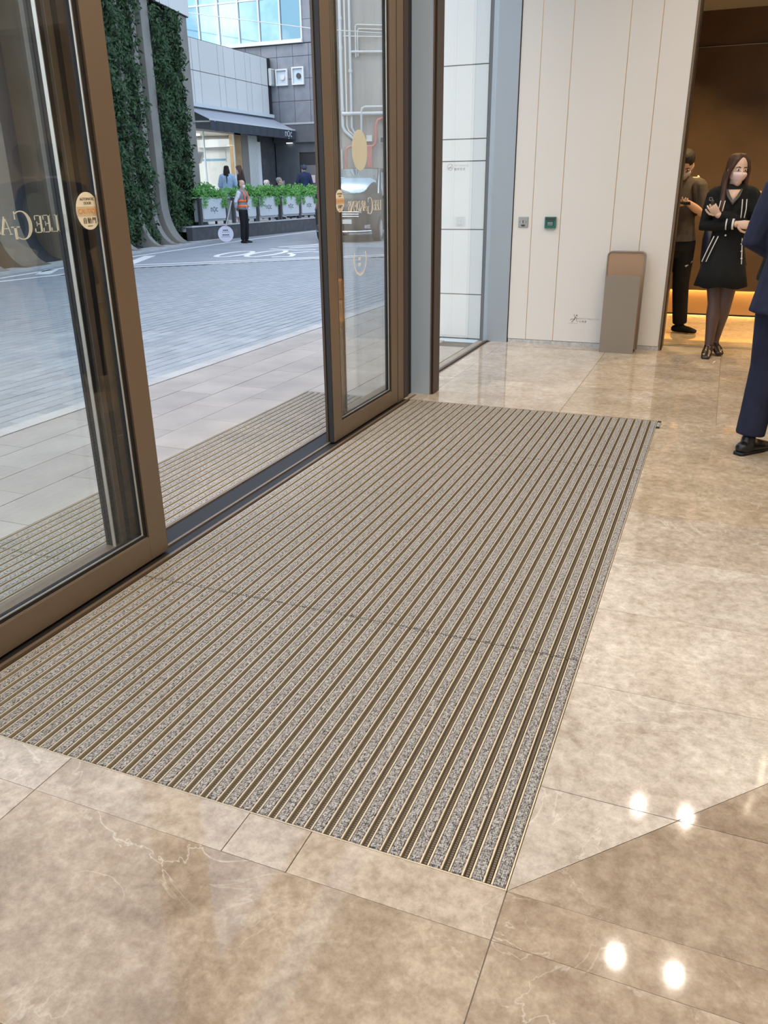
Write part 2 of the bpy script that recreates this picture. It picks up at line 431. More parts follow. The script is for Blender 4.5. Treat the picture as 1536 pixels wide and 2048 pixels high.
# ------------------------------------------------------------------ door front
def frame_rect(parent, x0, x1, y0, y1, z0, z1, sw, rb, rt, m):
    build(MB().box(x0, x1, y0, y0+sw, z0, z1), 'stile', m, parent, bevel=0.002)
    build(MB().box(x0, x1, y1-sw, y1, z0, z1), 'stile', m, parent, bevel=0.002)
    build(MB().box(x0, x1, y0+sw, y1-sw, z0, z0+rb), 'bottom_rail', m, parent, bevel=0.002)
    build(MB().box(x0, x1, y0+sw, y1-sw, z1-rt, z1), 'top_rail', m, parent, bevel=0.002)
HT = 2.80
def leaf(name, y0, y1, label, edge):
    d = struct(name, (XDOOR-0.02, (y0+y1)/2, 0), label); xb = XDOOR-0.040
    frame_rect(d, xb, XDOOR, y0, y1, 0.008, HT, 0.112, 0.102, 0.12, MT['bronze'])
    a0, a1, b0, b1 = y0+0.112, y1-0.112, 0.110, HT-0.12
    gk = MB()   # black inner gasket, set back
    for (p, q, r, s) in ((a0, a0+0.024, b0, b1), (a1-0.024, a1, b0, b1), (a0+0.024, a1-0.024, b0, b0+0.016), (a0+0.024, a1-0.024, b1-0.02, b1)):
        gk.box(xb+0.002, XDOOR-0.010, p, q, r, s)
    build(gk, 'gasket', MT['gasket'], d)
    bd = MB()
    for (p, q, r, s) in ((a0+0.0235, a0+0.0275, b0+0.016, b1), (a1-0.0275, a1-0.0235, b0+0.016, b1), (a0+0.027, a1-0.027, b0+0.0165, b0+0.0205), (a0+0.001, a1-0.001, b0-0.002, b0+0.002)):
        bd.box(XDOOR-0.0145, XDOOR-0.0085, p, q, r, s)
    build(bd, 'glazing_bead', MT['bead'], d)
    build(MB().box(XDOOR-0.028, XDOOR-0.022, a0+0.024, a1-0.024, b0+0.016, b1-0.02), 'pane', MT['glass'], d)
    e = y1 if edge > 0 else y0
    build(MB().box(xb-0.004, XDOOR-0.004, min(e, e+edge*0.005), max(e, e+edge*0.005), 0.008, HT), 'edge_seal', MT['gasket'], d)
    build(MB().box(xb-0.010, xb+0.004, min(e+edge*0.004, e+edge*0.012), max(e+edge*0.004, e+edge*0.012), 0.008, HT), 'brush_seal', MT['bronze_dark'], d)
    return d
door1 = leaf('door_1', 1.18, 2.514, 'bronze framed sliding glass door leaf nearest the camera with caution sticker', 1)
door2 = leaf('door_2', 4.170, 5.222, 'bronze framed sliding glass door leaf beside the grey column', -1)
# fixed glazing behind the leaves
def fixed(name, y0, y1, label, x=-2.15, sw=0.075, z1=HT):
    d = struct(name, (x, (y0+y1)/2, 0), label)
    frame_rect(d, x-0.045, x+0.02, y0, y1, 0.0, z1, sw, 0.09, 0.1, MT['bronze'])
    for p in (y0+sw, y1-sw-0.034):
        build(MB().box(x-0.030, x+0.010, p, p+0.034, 0.09, z1-0.1), 'gasket', MT['gasket'], d)
    for p in (y0+sw+0.0335, y0+sw-0.002, y1-sw-0.0375, y1-sw-0.002):
        build(MB().box(x+0.006, x+0.0215, p, p+0.004, 0.09, z1-0.1), 'glazing_bead', MT['bead'], d)
    build(MB().box(x-0.018, x-0.012, y0+sw+0.034, y1-sw-0.034, 0.09, z1-0.1), 'pane', MT['glass'], d)
    return d
win1 = fixed('window_1', 0.95, 2.452, 'fixed glass panel behind the near sliding door with pale serif lettering', sw=0.10)
# centre line on the stile of the fixed panel
build(MB().box(-2.134, -2.128, 2.384, 2.408, 0.0, HT), 'stile_groove', MT['gasket'], win1)
win2 = fixed('window_2', 4.465, 5.54, 'fixed glass panel behind the far sliding door')
win3 = fixed('window_3', -1.25, 0.95, 'unseen tall front window beside the near door, added for daylight', z1=CEIL)  # unseen glazing added to let daylight into the hall
win4 = fixed('window_4', -3.5, -1.25, 'unseen tall front window at the rear of the hall, added for daylight', z1=CEIL)  # unseen rear glazing, likewise added for its daylight
hd = struct('trim_2', (-2.1, 3.1, HT), 'bronze header above the sliding doors')
build(MB().box(-2.22, -1.98, 0.95, 5.56, HT, HT+0.22), 'header_box', MT['bronze'], hd)
w5 = struct('window_5', (-2.12, 3.1, HT+0.22), 'clear transom glass above the door header')
build(MB().box(-2.13, -2.115, 0.95, 5.56, HT+0.22, CEIL), 'pane', MT['glass'], w5)
sill = struct('trim_3', (-2.08, 3.2, 0), 'metal floor track under the sliding doors')
sb = MB(); sb.box(-2.005, -1.990, 1.0, 5.5, -0.02, 0.004); sb.box(-2.075, -2.062, 1.0, 5.5, -0.02, 0.003); sb.box(-2.205, -2.190, 1.0, 5.5, -0.02, 0.003)
build(sb, 'track_rail', MT['bronze'], sill)
sb2 = MB(); sb2.box(-2.19, -2.005, 1.0, 5.5, -0.03, -0.004)
build(sb2, 'track_bed', MT['gasket'], sill)
# jamb and column at the far side of the doors
jm = struct('trim_4', (-2.06, 5.4, 0), 'dark bronze door jamb against the blue grey column')
build(MB().box(-2.12, -2.03, 5.235, 5.345, 0, CEIL), 'jamb_post', MT['bronze'], jm, bevel=0.002)
build(MB().box(-2.14, -2.045, 5.345, 5.356, 0, CEIL), 'pale_bead', MT['bead'], jm)
build(MB().box(-2.14, -2.035, 5.365, 5.45, 0, CEIL), 'jamb_post', MT['bronze_dark'], jm, bevel=0.002)
build(MB().box(-2.14, -2.050, 5.45, 5.55, 0, CEIL), 'jamb_recess', MT['gasket'], jm)
cl = struct('trim_5', (-2.0, 5.63, 0), 'blue grey steel column with bronze corner edge')
build(MB().box(-2.12, -1.902, 5.555, 5.72, 0, CEIL), 'steel_facing', MT['column'], cl)
build(MB().box(-1.902, -1.893, 5.553, 5.70, 0, CEIL), 'corner_edge', MT['bronze'], cl)
build(MB().box(-1.893, -1.888, 5.565, 5.70, 0, CEIL), 'dark_line', MT['gasket'], cl)
build(MB().box(-1.888, -1.878, 5.560, 5.70, 0, CEIL), 'corner_edge', MT['bronze_dark'], cl)
w6 = struct('window_6', (-2.10, 6.8, 0), 'frameless side glass between the column and the pilaster')
build(MB().box(-2.108, -2.096, 5.72, 7.885, 0.006, CEIL), 'pane', MT['glass2'], w6)
build(MB().box(-2.115, -2.088, 5.72, 7.885, 0.0, 0.008), 'floor_channel', MT['bronze_dark'], w6)

# ------------------------------------------------------------------ writing on the glass
LET = {
 'L': ([(.06,0,.20,1),(0,.955,.28,1),(0,0,.66,.05),(.60,0,.66,.26)], [], []),
 'E': ([(.06,0,.20,1),(0,.955,.62,1),(.56,.74,.62,1),(.2,.48,.48,.53),(.44,.38,.48,.64),(0,0,.66,.05),(.60,0,.66,.26)], [], []),
 'A': ([(.14,.32,.56,.37),(-.06,0,.16,.04),(.54,0,.84,.04)], [(.36,1,.04,0,.05),(.36,1,.70,0,.15)], []),
 'R': ([(.06,0,.20,1),(0,.955,.3,1),(0,0,.28,.045),(.62,0,.86,.045)], [(.34,.50,.74,0,.14)], [(.2,.745,.34,.232,-90,90,.05,.14)]),
 'D': ([(.06,0,.20,1),(0,.955,.3,1),(0,0,.3,.045)], [], [(.2,.5,.56,.48,-90,90,.05,.15)]),
 'N': ([(.07,0,.12,1),(.70,0,.75,1),(-.02,.955,.2,1),(-.02,0,.22,.045),(.58,.955,.86,1)], [(.10,1,.73,0,.15)], []),
 'S': ([(.50,.66,.545,.97),(.04,.03,.085,.34)], [], [(.29,.745,.22,.23,40,270,.05,.13),(.29,.265,.25,.245,-140,90,.05,.13)]),
 'G': ([(.80,.03,.92,.46),(.66,.43,1.04,.47),(.80,.70,.84,.98)], [], [(.52,.5,.48,.5,48,312,.05,.16)]),
}
LW = {'L': .68, 'E': .70, 'A': .80, 'R': .84, 'D': .82, 'N': .86, 'S': .62, 'G': 1.08}
def letter(ch, mb, ox, oy, sc, P):
    rs, ls, ar = LET[ch]
    for x0, y0, x1, y1 in rs: mb.add([P(ox+a*sc, oy+b*sc) for a, b in ((x0,y0),(x1,y0),(x1,y1),(x0,y1))], [(0,1,2,3)])
    for x0, y0, x1, y1, w in ls: mb.add([P(ox+a*sc, oy+b*sc) for a, b in ((x0-w/2,y0),(x0+w/2,y0),(x1+w/2,y1),(x1-w/2,y1))], [(0,1,2,3)])
    for cx, cy, rx, ry, a0, a1, w0, w1 in ar:
        v = []; n = 18
        for i in range(n+1):
            t = R(a0+(a1-a0)*i/n); w = w0+(w1-w0)*math.sin(math.pi*i/n)
            v += [P(ox+(cx+(rx)*math.cos(t))*sc, oy+(cy+ry*math.sin(t))*sc), P(ox+(cx+(rx-w)*math.cos(t))*sc, oy+(cy+(ry-w*.35)*math.sin(t))*sc)]
        mb.add(v, [(2*i, 2*i+2, 2*i+3, 2*i+1) for i in range(n)])
MT['gold_print'] = M('pale_gold_lettering', (0.82, 0.76, 0.62), 0.45)
def lettering(parent, x, ystart, z0, h, flip):
    """serif capitals laid on the glass; flip=-1 reads from outdoors"""
    o = 0.0
    for w_i, word in enumerate(('LEE', 'GARDENS')):
        for i, ch in enumerate(word):
            big = (w_i == 1 and i == 0); sc = h*(1.62 if big else 1.0); oy = z0-(h*0.33 if big else 0)
            mb = MB(); letter(ch, mb, o, oy, sc, lambda a, b: (x, ystart+flip*a, b))
            ob = build(mb, 'letter', MT['gold_print'], parent)
            so = ob.modifiers.new('thick', 'SOLIDIFY'); so.thickness = 0.0012
            o += LW[ch]*sc*0.98
        o += 0.10*h
lettering(win1, -2.1605, 2.306, 1.299, 0.056, -1)
lettering(door2, XDOOR-0.0215, 5.00, 1.305, 0.060, -1)
# caution stickers
MT['sticker'] = M('cream_sticker', (0.88, 0.80, 0.62), 0.5)
MT['sticker_band'] = M('tan_sticker_band', (0.66, 0.52, 0.34), 0.5)
MT['orange_ink'] = M('orange_ink', (0.80, 0.32, 0.06), 0.5)
MT['dark_ink'] = M('dark_brown_ink', (0.12, 0.08, 0.05), 0.5)
def sticker(parent, cy, cz, rw, rh, x):
    pl = [(cy+rw*math.cos(2*math.pi*i/36), cz+rh*math.sin(2*math.pi*i/36)) for i in range(36)]
    s = build(MB().prism(pl, 0.0012, 'x', x), 'caution_sticker', MT['sticker'], parent); s['label'] = 'cream oval automatic door caution sticker'
    band = [p for p in pl if -0.30*rh < p[1]-cz-0.0 < 0.25*rh]
    yy = [(-0.27*rh, 1), (0.22*rh, 1)]
    def hw(dz): return rw*math.sqrt(max(0, 1-(dz/rh)**2))
    bl = [(cy-hw(-0.27*rh), cz-0.27*rh), (cy+hw(-0.27*rh), cz-0.27*rh), (cy+rw*0.995, cz), (cy+hw(0.24*rh), cz+0.24*rh), (cy-hw(0.24*rh), cz+0.24*rh), (cy-rw*0.995, cz)]
    build(MB().prism(bl, 0.0006, 'x', x+0.0012), 'print_band', MT['sticker_band'], s)
    def T(b, size, dz, m, sp=1.0):
        me = text_mesh(b, size, frame_mat((x+0.0022, cy, cz+dz), (0, 1, 0), (0, 0, 1)), 0.0003, spacing=sp); put('print', me, m, s)
    k = rh/0.061
    T('AUTOMATIC', 0.0125*k, 0.038*k, MT['dark_ink'], 0.95); T('DOOR', 0.0125*k, 0.025*k, MT['dark_ink'], 0.95)
    T('CAUTION', 0.0225*k, -0.001*k, MT['orange_ink'], 0.98); T('自動門', 0.021*k, -0.032*k, MT['dark_ink'], 1.15)
    build(MB().box(x+0.0012, x+0.002, cy-0.012*k, cy+0.012*k, cz-0.0495*k, cz-0.0475*k), 'print', MT['dark_ink'], s)
sticker(door1, 2.336, 1.365, 0.057, 0.061, XDOOR-0.0215)
sticker(door2, 4.385, 1.367, 0.056, 0.060, XDOOR-0.0215)
# oval decals on the far leaf
MT['decal'] = M('tan_oval_decal', (0.84, 0.79, 0.63), 0.55)
MT['decal_white'] = M('white_decal', (0.80, 0.80, 0.78), 0.5)
pl = [(4.70+0.112*math.cos(2*math.pi*i/40), 1.640+0.110*math.sin(2*math.pi*i/40)) for i in range(40)]
o = build(MB().prism(pl, 0.001, 'x', XDOOR-0.0300), 'oval_decal', MT['decal'], door2); o['label'] = 'plain tan oval decal on the glass'
v = []; 
for i in range(41):
    t = R(200+140*i/40) if False else R(150+240*i/40)
    v += [(XDOOR-0.0212, 4.655+0.100*math.cos(t), 1.030+0.095*math.sin(t)), (XDOOR-0.0212, 4.655+0.084*math.cos(t), 1.030+0.080*math.sin(t))]
ring = MB().add(v, [(2*i, 2*i+2, 2*i+3, 2*i+1) for i in range(40)])
for a in (0.00, 0.035): ring.box(XDOOR-0.0212, XDOOR-0.0205, 4.645-0.018, 4.645+0.018, 0.992+a, 1.012+a)
o = build(ring, 'ring_decal', MT['decal_white'], door2); o['label'] = 'faint white ring shaped decal low on the glass'

# ------------------------------------------------------------------ small plates and signs on the white wall
MT['plate'] = M('brushed_steel_plate', (0.42, 0.42, 0.42), 0.4, 0.8)
MT['plate_dark'] = M('dark_rubber', (0.04, 0.04, 0.045), 0.5)
MT['green_plastic'] = M('green_call_point', (0.02, 0.15, 0.12), 0.35)
MT['pale_ink'] = M('pale_green_print', (0.40, 0.60, 0.55), 0.5)
sw = empty('key_switch', (-1.790, YW, 1.13), 'small square steel key switch plate on the white wall', 'switch')
build(MB().box(-1.836, -1.744, YW-0.010, YW, 1.083, 1.176), 'plate', MT['plate'], sw, bevel=0.003)
build(MB().disc((-1.790, YW-0.010, 1.133), (0, -1, 0), 0.020, 0.006, 20), 'key_barrel', MT['bead'], sw)
build(MB().box(-1.794, -1.786, YW-0.018, YW-0.015, 1.120, 1.146), 'key_slot', MT['plate_dark'], sw)
build(MB().prism([(-1.790+0.020*math.cos(t*math.pi/8), 1.099+0.008*math.sin(t*math.pi/8)) for t in range(16)], 0.003, 'y', YW-0.0125), 'badge', MT['plate_dark'], sw)
for sx in (-1.822, -1.758): build(MB().disc((sx, YW-0.010, 1.132), (0, -1, 0), 0.0035, 0.002, 10), 'screw', MT['plate_dark'], sw)
gc = empty('call_point', (-1.532, YW, 1.126), 'green emergency break glass box on the white wall', 'call point')
build(MB().box(-1.584, -1.480, YW-0.028, YW, 1.076, 1.176), 'housing', MT['green_plastic'], gc, bevel=0.004)
build(MB().box(-1.574, -1.490, YW-0.031, YW-0.028, 1.146, 1.168), 'top_band', MT['plate_dark'], gc)
build(MB().box(-1.566, -1.498, YW-0.031, YW-0.028, 1.098, 1.138), 'window', M('dark_green_window', (0.03, 0.06, 0.055), 0.2), gc)
for k in range(3): build(MB().box(-1.558, -1.506, YW-0.033, YW-0.031, 1.104+0.011*k, 1.108+0.011*k), 'print', MT['pale_ink'], gc)
# slippery floor notice
MT['grey_ink'] = M('grey_print', (0.22, 0.22, 0.23), 0.6)
MT['grey_ink2'] = M('light_grey_print', (0.45, 0.45, 0.46), 0.6)
sg = empty('floor_notice', (-1.18, YW, 0.25), 'small grey slippery floor notice printed low on the white wall', 'notice')
fg = MB(); Y0 = YW-0.001
def stroke(mb, pts, w):
    for (a, b), (c, d) in zip(pts[:-1], pts[1:]):
        l = math.hypot(c-a, d-b); nx, nz = -(d-b)/l*w/2, (c-a)/l*w/2
        mb.add([(a+nx, Y0, b+nz), (c+nx, Y0, d+nz), (c-nx, Y0, d-nz), (a-nx, Y0, b-nz)], [(0,1,2,3)])
fx, fz = -1.275, 0.225
stroke(fg, [(fx+0.040, fz+0.048), (fx+0.026, fz+0.022)], 0.012)
stroke(fg, [(fx+0.026, fz+0.026), (fx+0.004, fz+0.030), (fx-0.010, fz+0.016)], 0.006)
stroke(fg, [(fx+0.026, fz+0.022), (fx+0.014, fz+0.010), (fx+0.004, fz-0.004)], 0.007)
stroke(fg, [(fx+0.038, fz+0.048), (fx+0.026, fz+0.058), (fx+0.024, fz+0.074)], 0.005)
stroke(fg, [(fx+0.040, fz+0.046), (fx+0.052, fz+0.034), (fx+0.048, fz+0.014)], 0.005)
fg.add([(fx+0.048+0.008*math.cos(i*math.pi/6), Y0, fz+0.063+0.008*math.sin(i*math.pi/6)) for i in range(12)], [tuple(range(12))])
stroke(fg, [(fx-0.028, fz-0.012), (fx+0.062, fz-0.012)], 0.002)
build(fg, 'pictogram', MT['grey_ink'], sg)
put('print', text_mesh('Beware of slippery floor', 0.022, frame_mat((-1.225, Y0, 0.262), (1, 0, 0), (0, 0, 1)), 0.0003, 'LEFT'), MT['grey_ink2'], sg)
put('print', text_mesh('小心地滑', 0.021, frame_mat((-1.225, Y0, 0.232), (1, 0, 0), (0, 0, 1)), 0.0003, 'LEFT', 1.35), MT['grey_ink'], sg)
# no smoking notice on the outdoor panel
ns = empty('smoking_notice', (-2.44, YW, 1.62), 'round no smoking symbol with two lines of print on the outdoor panel', 'notice')
v = []; cxx, czz = -2.523, 1.618
for i in range(33):
    t = 2*math.pi*i/32; v += [(cxx+0.030*math.cos(t), Y0, czz+0.030*math.sin(t)), (cxx+0.026*math.cos(t), Y0, czz+0.026*math.sin(t))]
rg = MB().add(v, [(2*i, 2*i+2, 2*i+3, 2*i+1) for i in range(32)])
stroke(rg, [(cxx-0.020, czz-0.020), (cxx+0.020, czz+0.020)], 0.004); stroke(rg, [(cxx-0.018, czz-0.006), (cxx+0.016, czz-0.006)], 0.006)
build(rg, 'pictogram', MT['grey_ink'], ns)
put('print', text_mesh('No Smoking', 0.028, frame_mat((-2.485, Y0, 1.632), (1, 0, 0), (0, 0, 1)), 0.0003, 'LEFT'), MT['grey_ink2'], ns)
put('print', text_mesh('嚴禁吸煙', 0.025, frame_mat((-2.485, Y0, 1.598), (1, 0, 0), (0, 0, 1)), 0.0003, 'LEFT', 1.3), MT['grey_ink'], ns)

# ------------------------------------------------------------------ floor stand
MT['taupe'] = M('taupe_metal', (0.30, 0.265, 0.225), 0.42, 0.35)
MT['tan'] = M('tan_panel', (0.40, 0.27, 0.18), 0.45, 0.15)
st = empty('umbrella_stand', (-0.81, 7.74, 0), 'slim taupe floor stand with rounded panels by the white wall', 'stand')
build(MB().prism(rounded(-0.972, -0.640, 0.02, 0.885, 0.04, 5, (1, 1, 0, 0)), 0.012, 'y', 7.79), 'back_panel', MT['tan'], st)
rim = MB(); o_ = rounded(-0.976, -0.636, 0.02, 0.890, 0.044, 5, (1, 1, 0, 0)); i_ = rounded(-0.966, -0.646, 0.02, 0.880, 0.036, 5, (1, 1, 0, 0))
nn = len(o_); v = [(a, 7.782, b) for a, b in o_] + [(a, 7.782, b) for a, b in i_] + [(a, 7.83, b) for a, b in o_]
rim.add(v, [(i, (i+1) % nn, nn+(i+1) % nn, nn+i) for i in range(nn)] + [(i, 2*nn+i, 2*nn+(i+1) % nn, (i+1) % nn) for i in range(nn)])
build(rim, 'rim', MT['taupe'], st)
build(MB().prism(rounded(-0.958, -0.655, 0.0, 0.690, 0.032, 5, (1, 1, 0, 0)), 0.012, 'y', 7.645), 'front_panel', MT['taupe'], st)
build(MB().box(-0.945, -0.668, 7.657, 7.79, 0.006, 0.30), 'inner_bin', MT['bronze_dark'], st)
build(MB().box(-0.955, -0.658, 7.66, 7.80, 0.0, 0.012), 'base_plate', MT['gasket'], st)

# ------------------------------------------------------------------ lamps
MT['lampface'] = M('lamp_face', (1, 0.9, 0.75), 0.5, emit=(1.0, 0.86, 0.62, 6.0))
for i, (x, y) in enumerate(LAMP_SPOTS):
    lm = empty('downlight', (x, y, CEIL), 'round recessed ceiling downlight out of view, in a set with added fill lamps', 'downlight', 'recessed downlights in the hall ceiling')
    v = []; 
    for j in range(24):
        t = 2*math.pi*j/24; v += [(x+0.075*math.cos(t), y+0.075*math.sin(t), CEIL-0.006), (x+0.055*math.cos(t), y+0.055*math.sin(t), CEIL-0.002)]
    build(MB().add(v, [(2*j, (2*j+2) % 48, (2*j+3) % 48, 2*j+1) for j in range(24)]), 'trim_ring', MT['bead'], lm)
    ld = bpy.data.lights.new('downlight_bulb', 'AREA'); ld.shape = 'DISK'; ld.size = 0.058; ld.energy = LAMP_W; ld.color = WARM; ld.spread = R(150)
    lo = bpy.data.objects.new('downlight_bulb', ld); COL.objects.link(lo); lo.parent = lm; lo.location = (0, 0, -0.012)
# linear slot lamp near the lobby
sl = empty('slot_light', (1.02, 7.2, CEIL), 'linear recessed ceiling slot light out of view', 'ceiling light')
for a, b in (((0.86, 6.75), (0.93, 7.02)), ((1.0, 7.2), (1.06, 7.75))):
    dx, dy = 0.03, 0
    build(MB().add([(a[0], a[1], CEIL-0.004), (a[0]+0.05, a[1], CEIL-0.004), (b[0]+0.05, b[1], CEIL-0.004), (b[0], b[1], CEIL-0.004)], [(0, 3, 2, 1)]), 'lamp_strip', MT['lampface'], sl)

# ------------------------------------------------------------------ lift lobby beyond the opening
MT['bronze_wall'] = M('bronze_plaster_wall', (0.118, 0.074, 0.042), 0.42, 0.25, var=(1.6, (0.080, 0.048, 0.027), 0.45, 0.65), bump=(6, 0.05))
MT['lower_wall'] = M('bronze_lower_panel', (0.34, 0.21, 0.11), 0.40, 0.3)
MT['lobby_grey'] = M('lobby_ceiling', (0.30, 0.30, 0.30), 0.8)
YB = 10.23
wl_ = struct('wall_lobby', (0.6, YB, 0), 'dark bronze lobby wall with glowing light slots')
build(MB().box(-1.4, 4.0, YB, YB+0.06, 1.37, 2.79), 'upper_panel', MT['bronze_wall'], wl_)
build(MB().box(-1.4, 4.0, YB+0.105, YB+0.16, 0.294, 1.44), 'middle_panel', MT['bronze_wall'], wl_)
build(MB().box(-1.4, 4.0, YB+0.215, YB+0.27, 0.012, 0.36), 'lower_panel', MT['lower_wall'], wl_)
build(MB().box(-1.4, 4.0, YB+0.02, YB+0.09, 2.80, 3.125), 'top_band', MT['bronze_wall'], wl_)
build(MB().box(-1.4, 4.0, YB+0.275, YB+0.35, 0.0, 3.2), 'wall_core', MT['gasket'], wl_)
build(MB().box(-1.5, -1.4, 8.2, YB+0.35, 0.0, 3.2), 'side_panel', MT['bronze_wall'], wl_)
MT['led'] = M('warm_light_strip', (1, 0.8, 0.4), 0.5, emit=(1.0, 0.62, 0.20, 70.0))
build(MB().box(-1.4, 4.0, YB+0.066, YB+0.100, 1.410, 1.416), 'light_strip', MT['led'], wl_)
build(MB().box(-1.4, 4.0, YB+0.170, YB+0.210, 0.335, 0.341), 'light_strip', MT['led'], wl_)
build(MB().box(-1.4, 4.0, YB-0.002, YB+0.001, 2.786, 2.792), 'lit_edge_strip', MT['bead'], wl_)  # pale metal strip standing in for the lit edge of the wall
lc = struct('ceiling_lobby', (0.6, 9.2, 3.125), 'grey ceiling of the lift lobby')
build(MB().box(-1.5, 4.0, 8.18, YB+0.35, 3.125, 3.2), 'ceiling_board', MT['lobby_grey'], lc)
for x, y in ((0.2, 9.0), (1.4, 9.0), (2.6, 9.0), (-0.9, 9.4)):
    lm = empty('lobby_downlight', (x, y, 3.125), 'small recessed downlight in the lobby ceiling', 'downlight', 'recessed downlights in the lobby ceiling')
    v = []
    for j in range(20):
        t = 2*math.pi*j/20; v += [(x+0.06*math.cos(t), y+0.06*math.sin(t), 3.119), (x+0.045*math.cos(t), y+0.045*math.sin(t), 3.123)]
    build(MB().add(v, [(2*j, (2*j+2) % 40, (2*j+3) % 40, 2*j+1) for j in range(20)]), 'trim_ring', MT['bead'], lm)
    ld = bpy.data.lights.new('downlight_bulb', 'AREA'); ld.shape = 'DISK'; ld.size = 0.09; ld.energy = 24; ld.color = (1.0, 0.68, 0.30); ld.spread = R(110)
    lo = bpy.data.objects.new('downlight_bulb', ld); COL.objects.link(lo); lo.parent = lm; lo.location = (0, 0, -0.012)

# ------------------------------------------------------------------ entrance mats
def carpet_mat(name, c0, c1):
    m = bpy.data.materials.new(name); m.use_nodes = True; nt = m.node_tree; b = nt.nodes['Principled BSDF']; L = nt.links.new
    g = N(nt, 'ShaderNodeNewGeometry')
    mp = N(nt, 'ShaderNodeMapping'); mp.inputs['Scale'].default_value = (1.25, 0.8, 1); L(g.outputs['Position'], mp.inputs['Vector'])
    vo = N(nt, 'ShaderNodeTexVoronoi'); vo.inputs['Scale'].default_value = 185; vo.inputs['Randomness'].default_value = 0.55; L(mp.outputs[0], vo.inputs['Vector'])
    rp = N(nt, 'ShaderNodeValToRGB'); rp.color_ramp.elements[0].position = 0.36; rp.color_ramp.elements[1].position = 0.72
    rp.color_ramp.elements[0].color = (*c1, 1); rp.color_ramp.elements[1].color = tuple(x*0.16 for x in c1) + (1,)
    L(vo.outputs['Distance'], rp.inputs[0])
    nz = N(nt, 'ShaderNodeTexNoise'); nz.inputs['Scale'].default_value = 90; nz.inputs['Detail'].default_value = 4; L(g.outputs['Position'], nz.inputs['Vector'])
    r2 = N(nt, 'ShaderNodeValToRGB'); r2.color_ramp.elements[0].position = 0.38; r2.color_ramp.elements[1].position = 0.62
    r2.color_ramp.elements[0].color = (*[x for x in c0], 1); r2.color_ramp.elements[1].color = (1, 1, 1, 1)
    L(nz.outputs['Fac'], r2.inputs[0])
    mx = N(nt, 'ShaderNodeMix', data_type='RGBA', blend_type='MULTIPLY'); mx.inputs[0].default_value = 1.0
    L(rp.outputs[0], mx.inputs[6]); L(r2.outputs[0], mx.inputs[7]); L(mx.outputs[2], b.inputs['Base Color'])
    bp = N(nt, 'ShaderNodeBump'); bp.invert = True; bp.inputs['Strength'].default_value = 0.7; bp.inputs['Distance'].default_value = 0.004
    L(vo.outputs['Distance'], bp.inputs['Height']); L(bp.outputs[0], b.inputs['Normal'])
    b.inputs['Roughness'].default_value = 0.95; b.inputs['Specular IOR Level'].default_value = 0.15
    return m
MT['carpet'] = carpet_mat('grey_loop_carpet', (0.55, 0.53, 0.52), (0.53, 0.52, 0.51))
def scraper_mat():
    m = M('ribbed_scraper', (0.11, 0.085, 0.055), 0.5, 0.4); nt = m.node_tree; b = nt.nodes['Principled BSDF']
    g = N(nt, 'ShaderNodeNewGeometry'); w = N(nt, 'ShaderNodeTexWave'); w.bands_direction = 'Y'; w.inputs['Scale'].default_value = 45
    nt.links.new(g.outputs['Position'], w.inputs['Vector'])
    rp = N(nt, 'ShaderNodeValToRGB'); rp.color_ramp.elements[0].color = (0.035, 0.026, 0.018, 1); rp.color_ramp.elements[1].color = (0.19, 0.15, 0.10, 1)
    nt.links.new(w.outputs['Fac'], rp.inputs[0]); nt.links.new(rp.outputs[0], b.inputs['Base Color'])
    return m
MT['scraper'] = scraper_mat()
PITCH = 0.0495
def entrance_mat(name, x1, n, cuts, label, group):
    """n strips counted from x1 towards -x; cuts are the ends of the sections in y"""
    x0 = x1 - n*PITCH
    root = empty(name, ((x0+x1)/2, (cuts[0]+cuts[-1])/2, -0.02), label, 'mat', group)
    build(MB().box(x0-0.004, x1+0.004, cuts[0], cuts[-1], -0.027, -0.018), 'mat_well', MT['matbase'], root)
    for k in range(len(cuts)-1):
        y0, y1 = cuts[k]+0.003, cuts[k+1]-0.003; yc = (y0+y1)/2; h = (y1-y0)/2
        cb = MB(); cb.box(-0.0132, 0.0132, -h, h, -0.018, 0.0005, 0.003)
        mc = bpy.data.meshes.new('carpet_strip'); mc.from_pydata(cb.v, [], cb.f); mc.materials.append(MT['carpet'])
        rb = MB(); rb.box(-0.0019, 0.0019, -h, h, -0.018, -0.0004)
        mr_ = bpy.data.meshes.new('mat_rail'); mr_.from_pydata(rb.v, [], rb.f); mr_.materials.append(MT['rail'])
        sbm = MB(); sbm.box(-0.0036, 0.0036, -h, h, -0.018, -0.0070)
        ms = bpy.data.meshes.new('scraper_bar'); ms.from_pydata(sbm.v, [], sbm.f); ms.materials.append(MT['scraper'])
        for i in range(n):
            xc = x1 - 0.0150 - i*PITCH
            jit = random.uniform(-0.003, 0.003)
            inst('carpet_strip', mc, root, (xc, yc, 0))
            inst('mat_rail', mr_, root, (xc-0.0154, yc+jit*0.3, 0))
            inst('scraper_bar', ms, root, (xc-0.02475, yc, 0))
            inst('mat_rail', mr_, root, (xc-0.0341, yc+jit*0.3, 0))
    build(MB().box(x1+0.0005, x1+0.004, cuts[0], cuts[-1], -0.018, 0.0012), 'edge_frame', MT['rail'], root)
    build(MB().box(x0-0.004, x1+0.004, cuts[0]-0.003, cuts[0], -0.018, 0.0008), 'edge_frame', MT['rail'], root)
    return root
mat1 = entrance_mat('entrance_mat', -0.260, 35, [1.303, 2.283, 4.297, 5.355], 'large ribbed carpet strip entrance mat set into the marble floor', None)
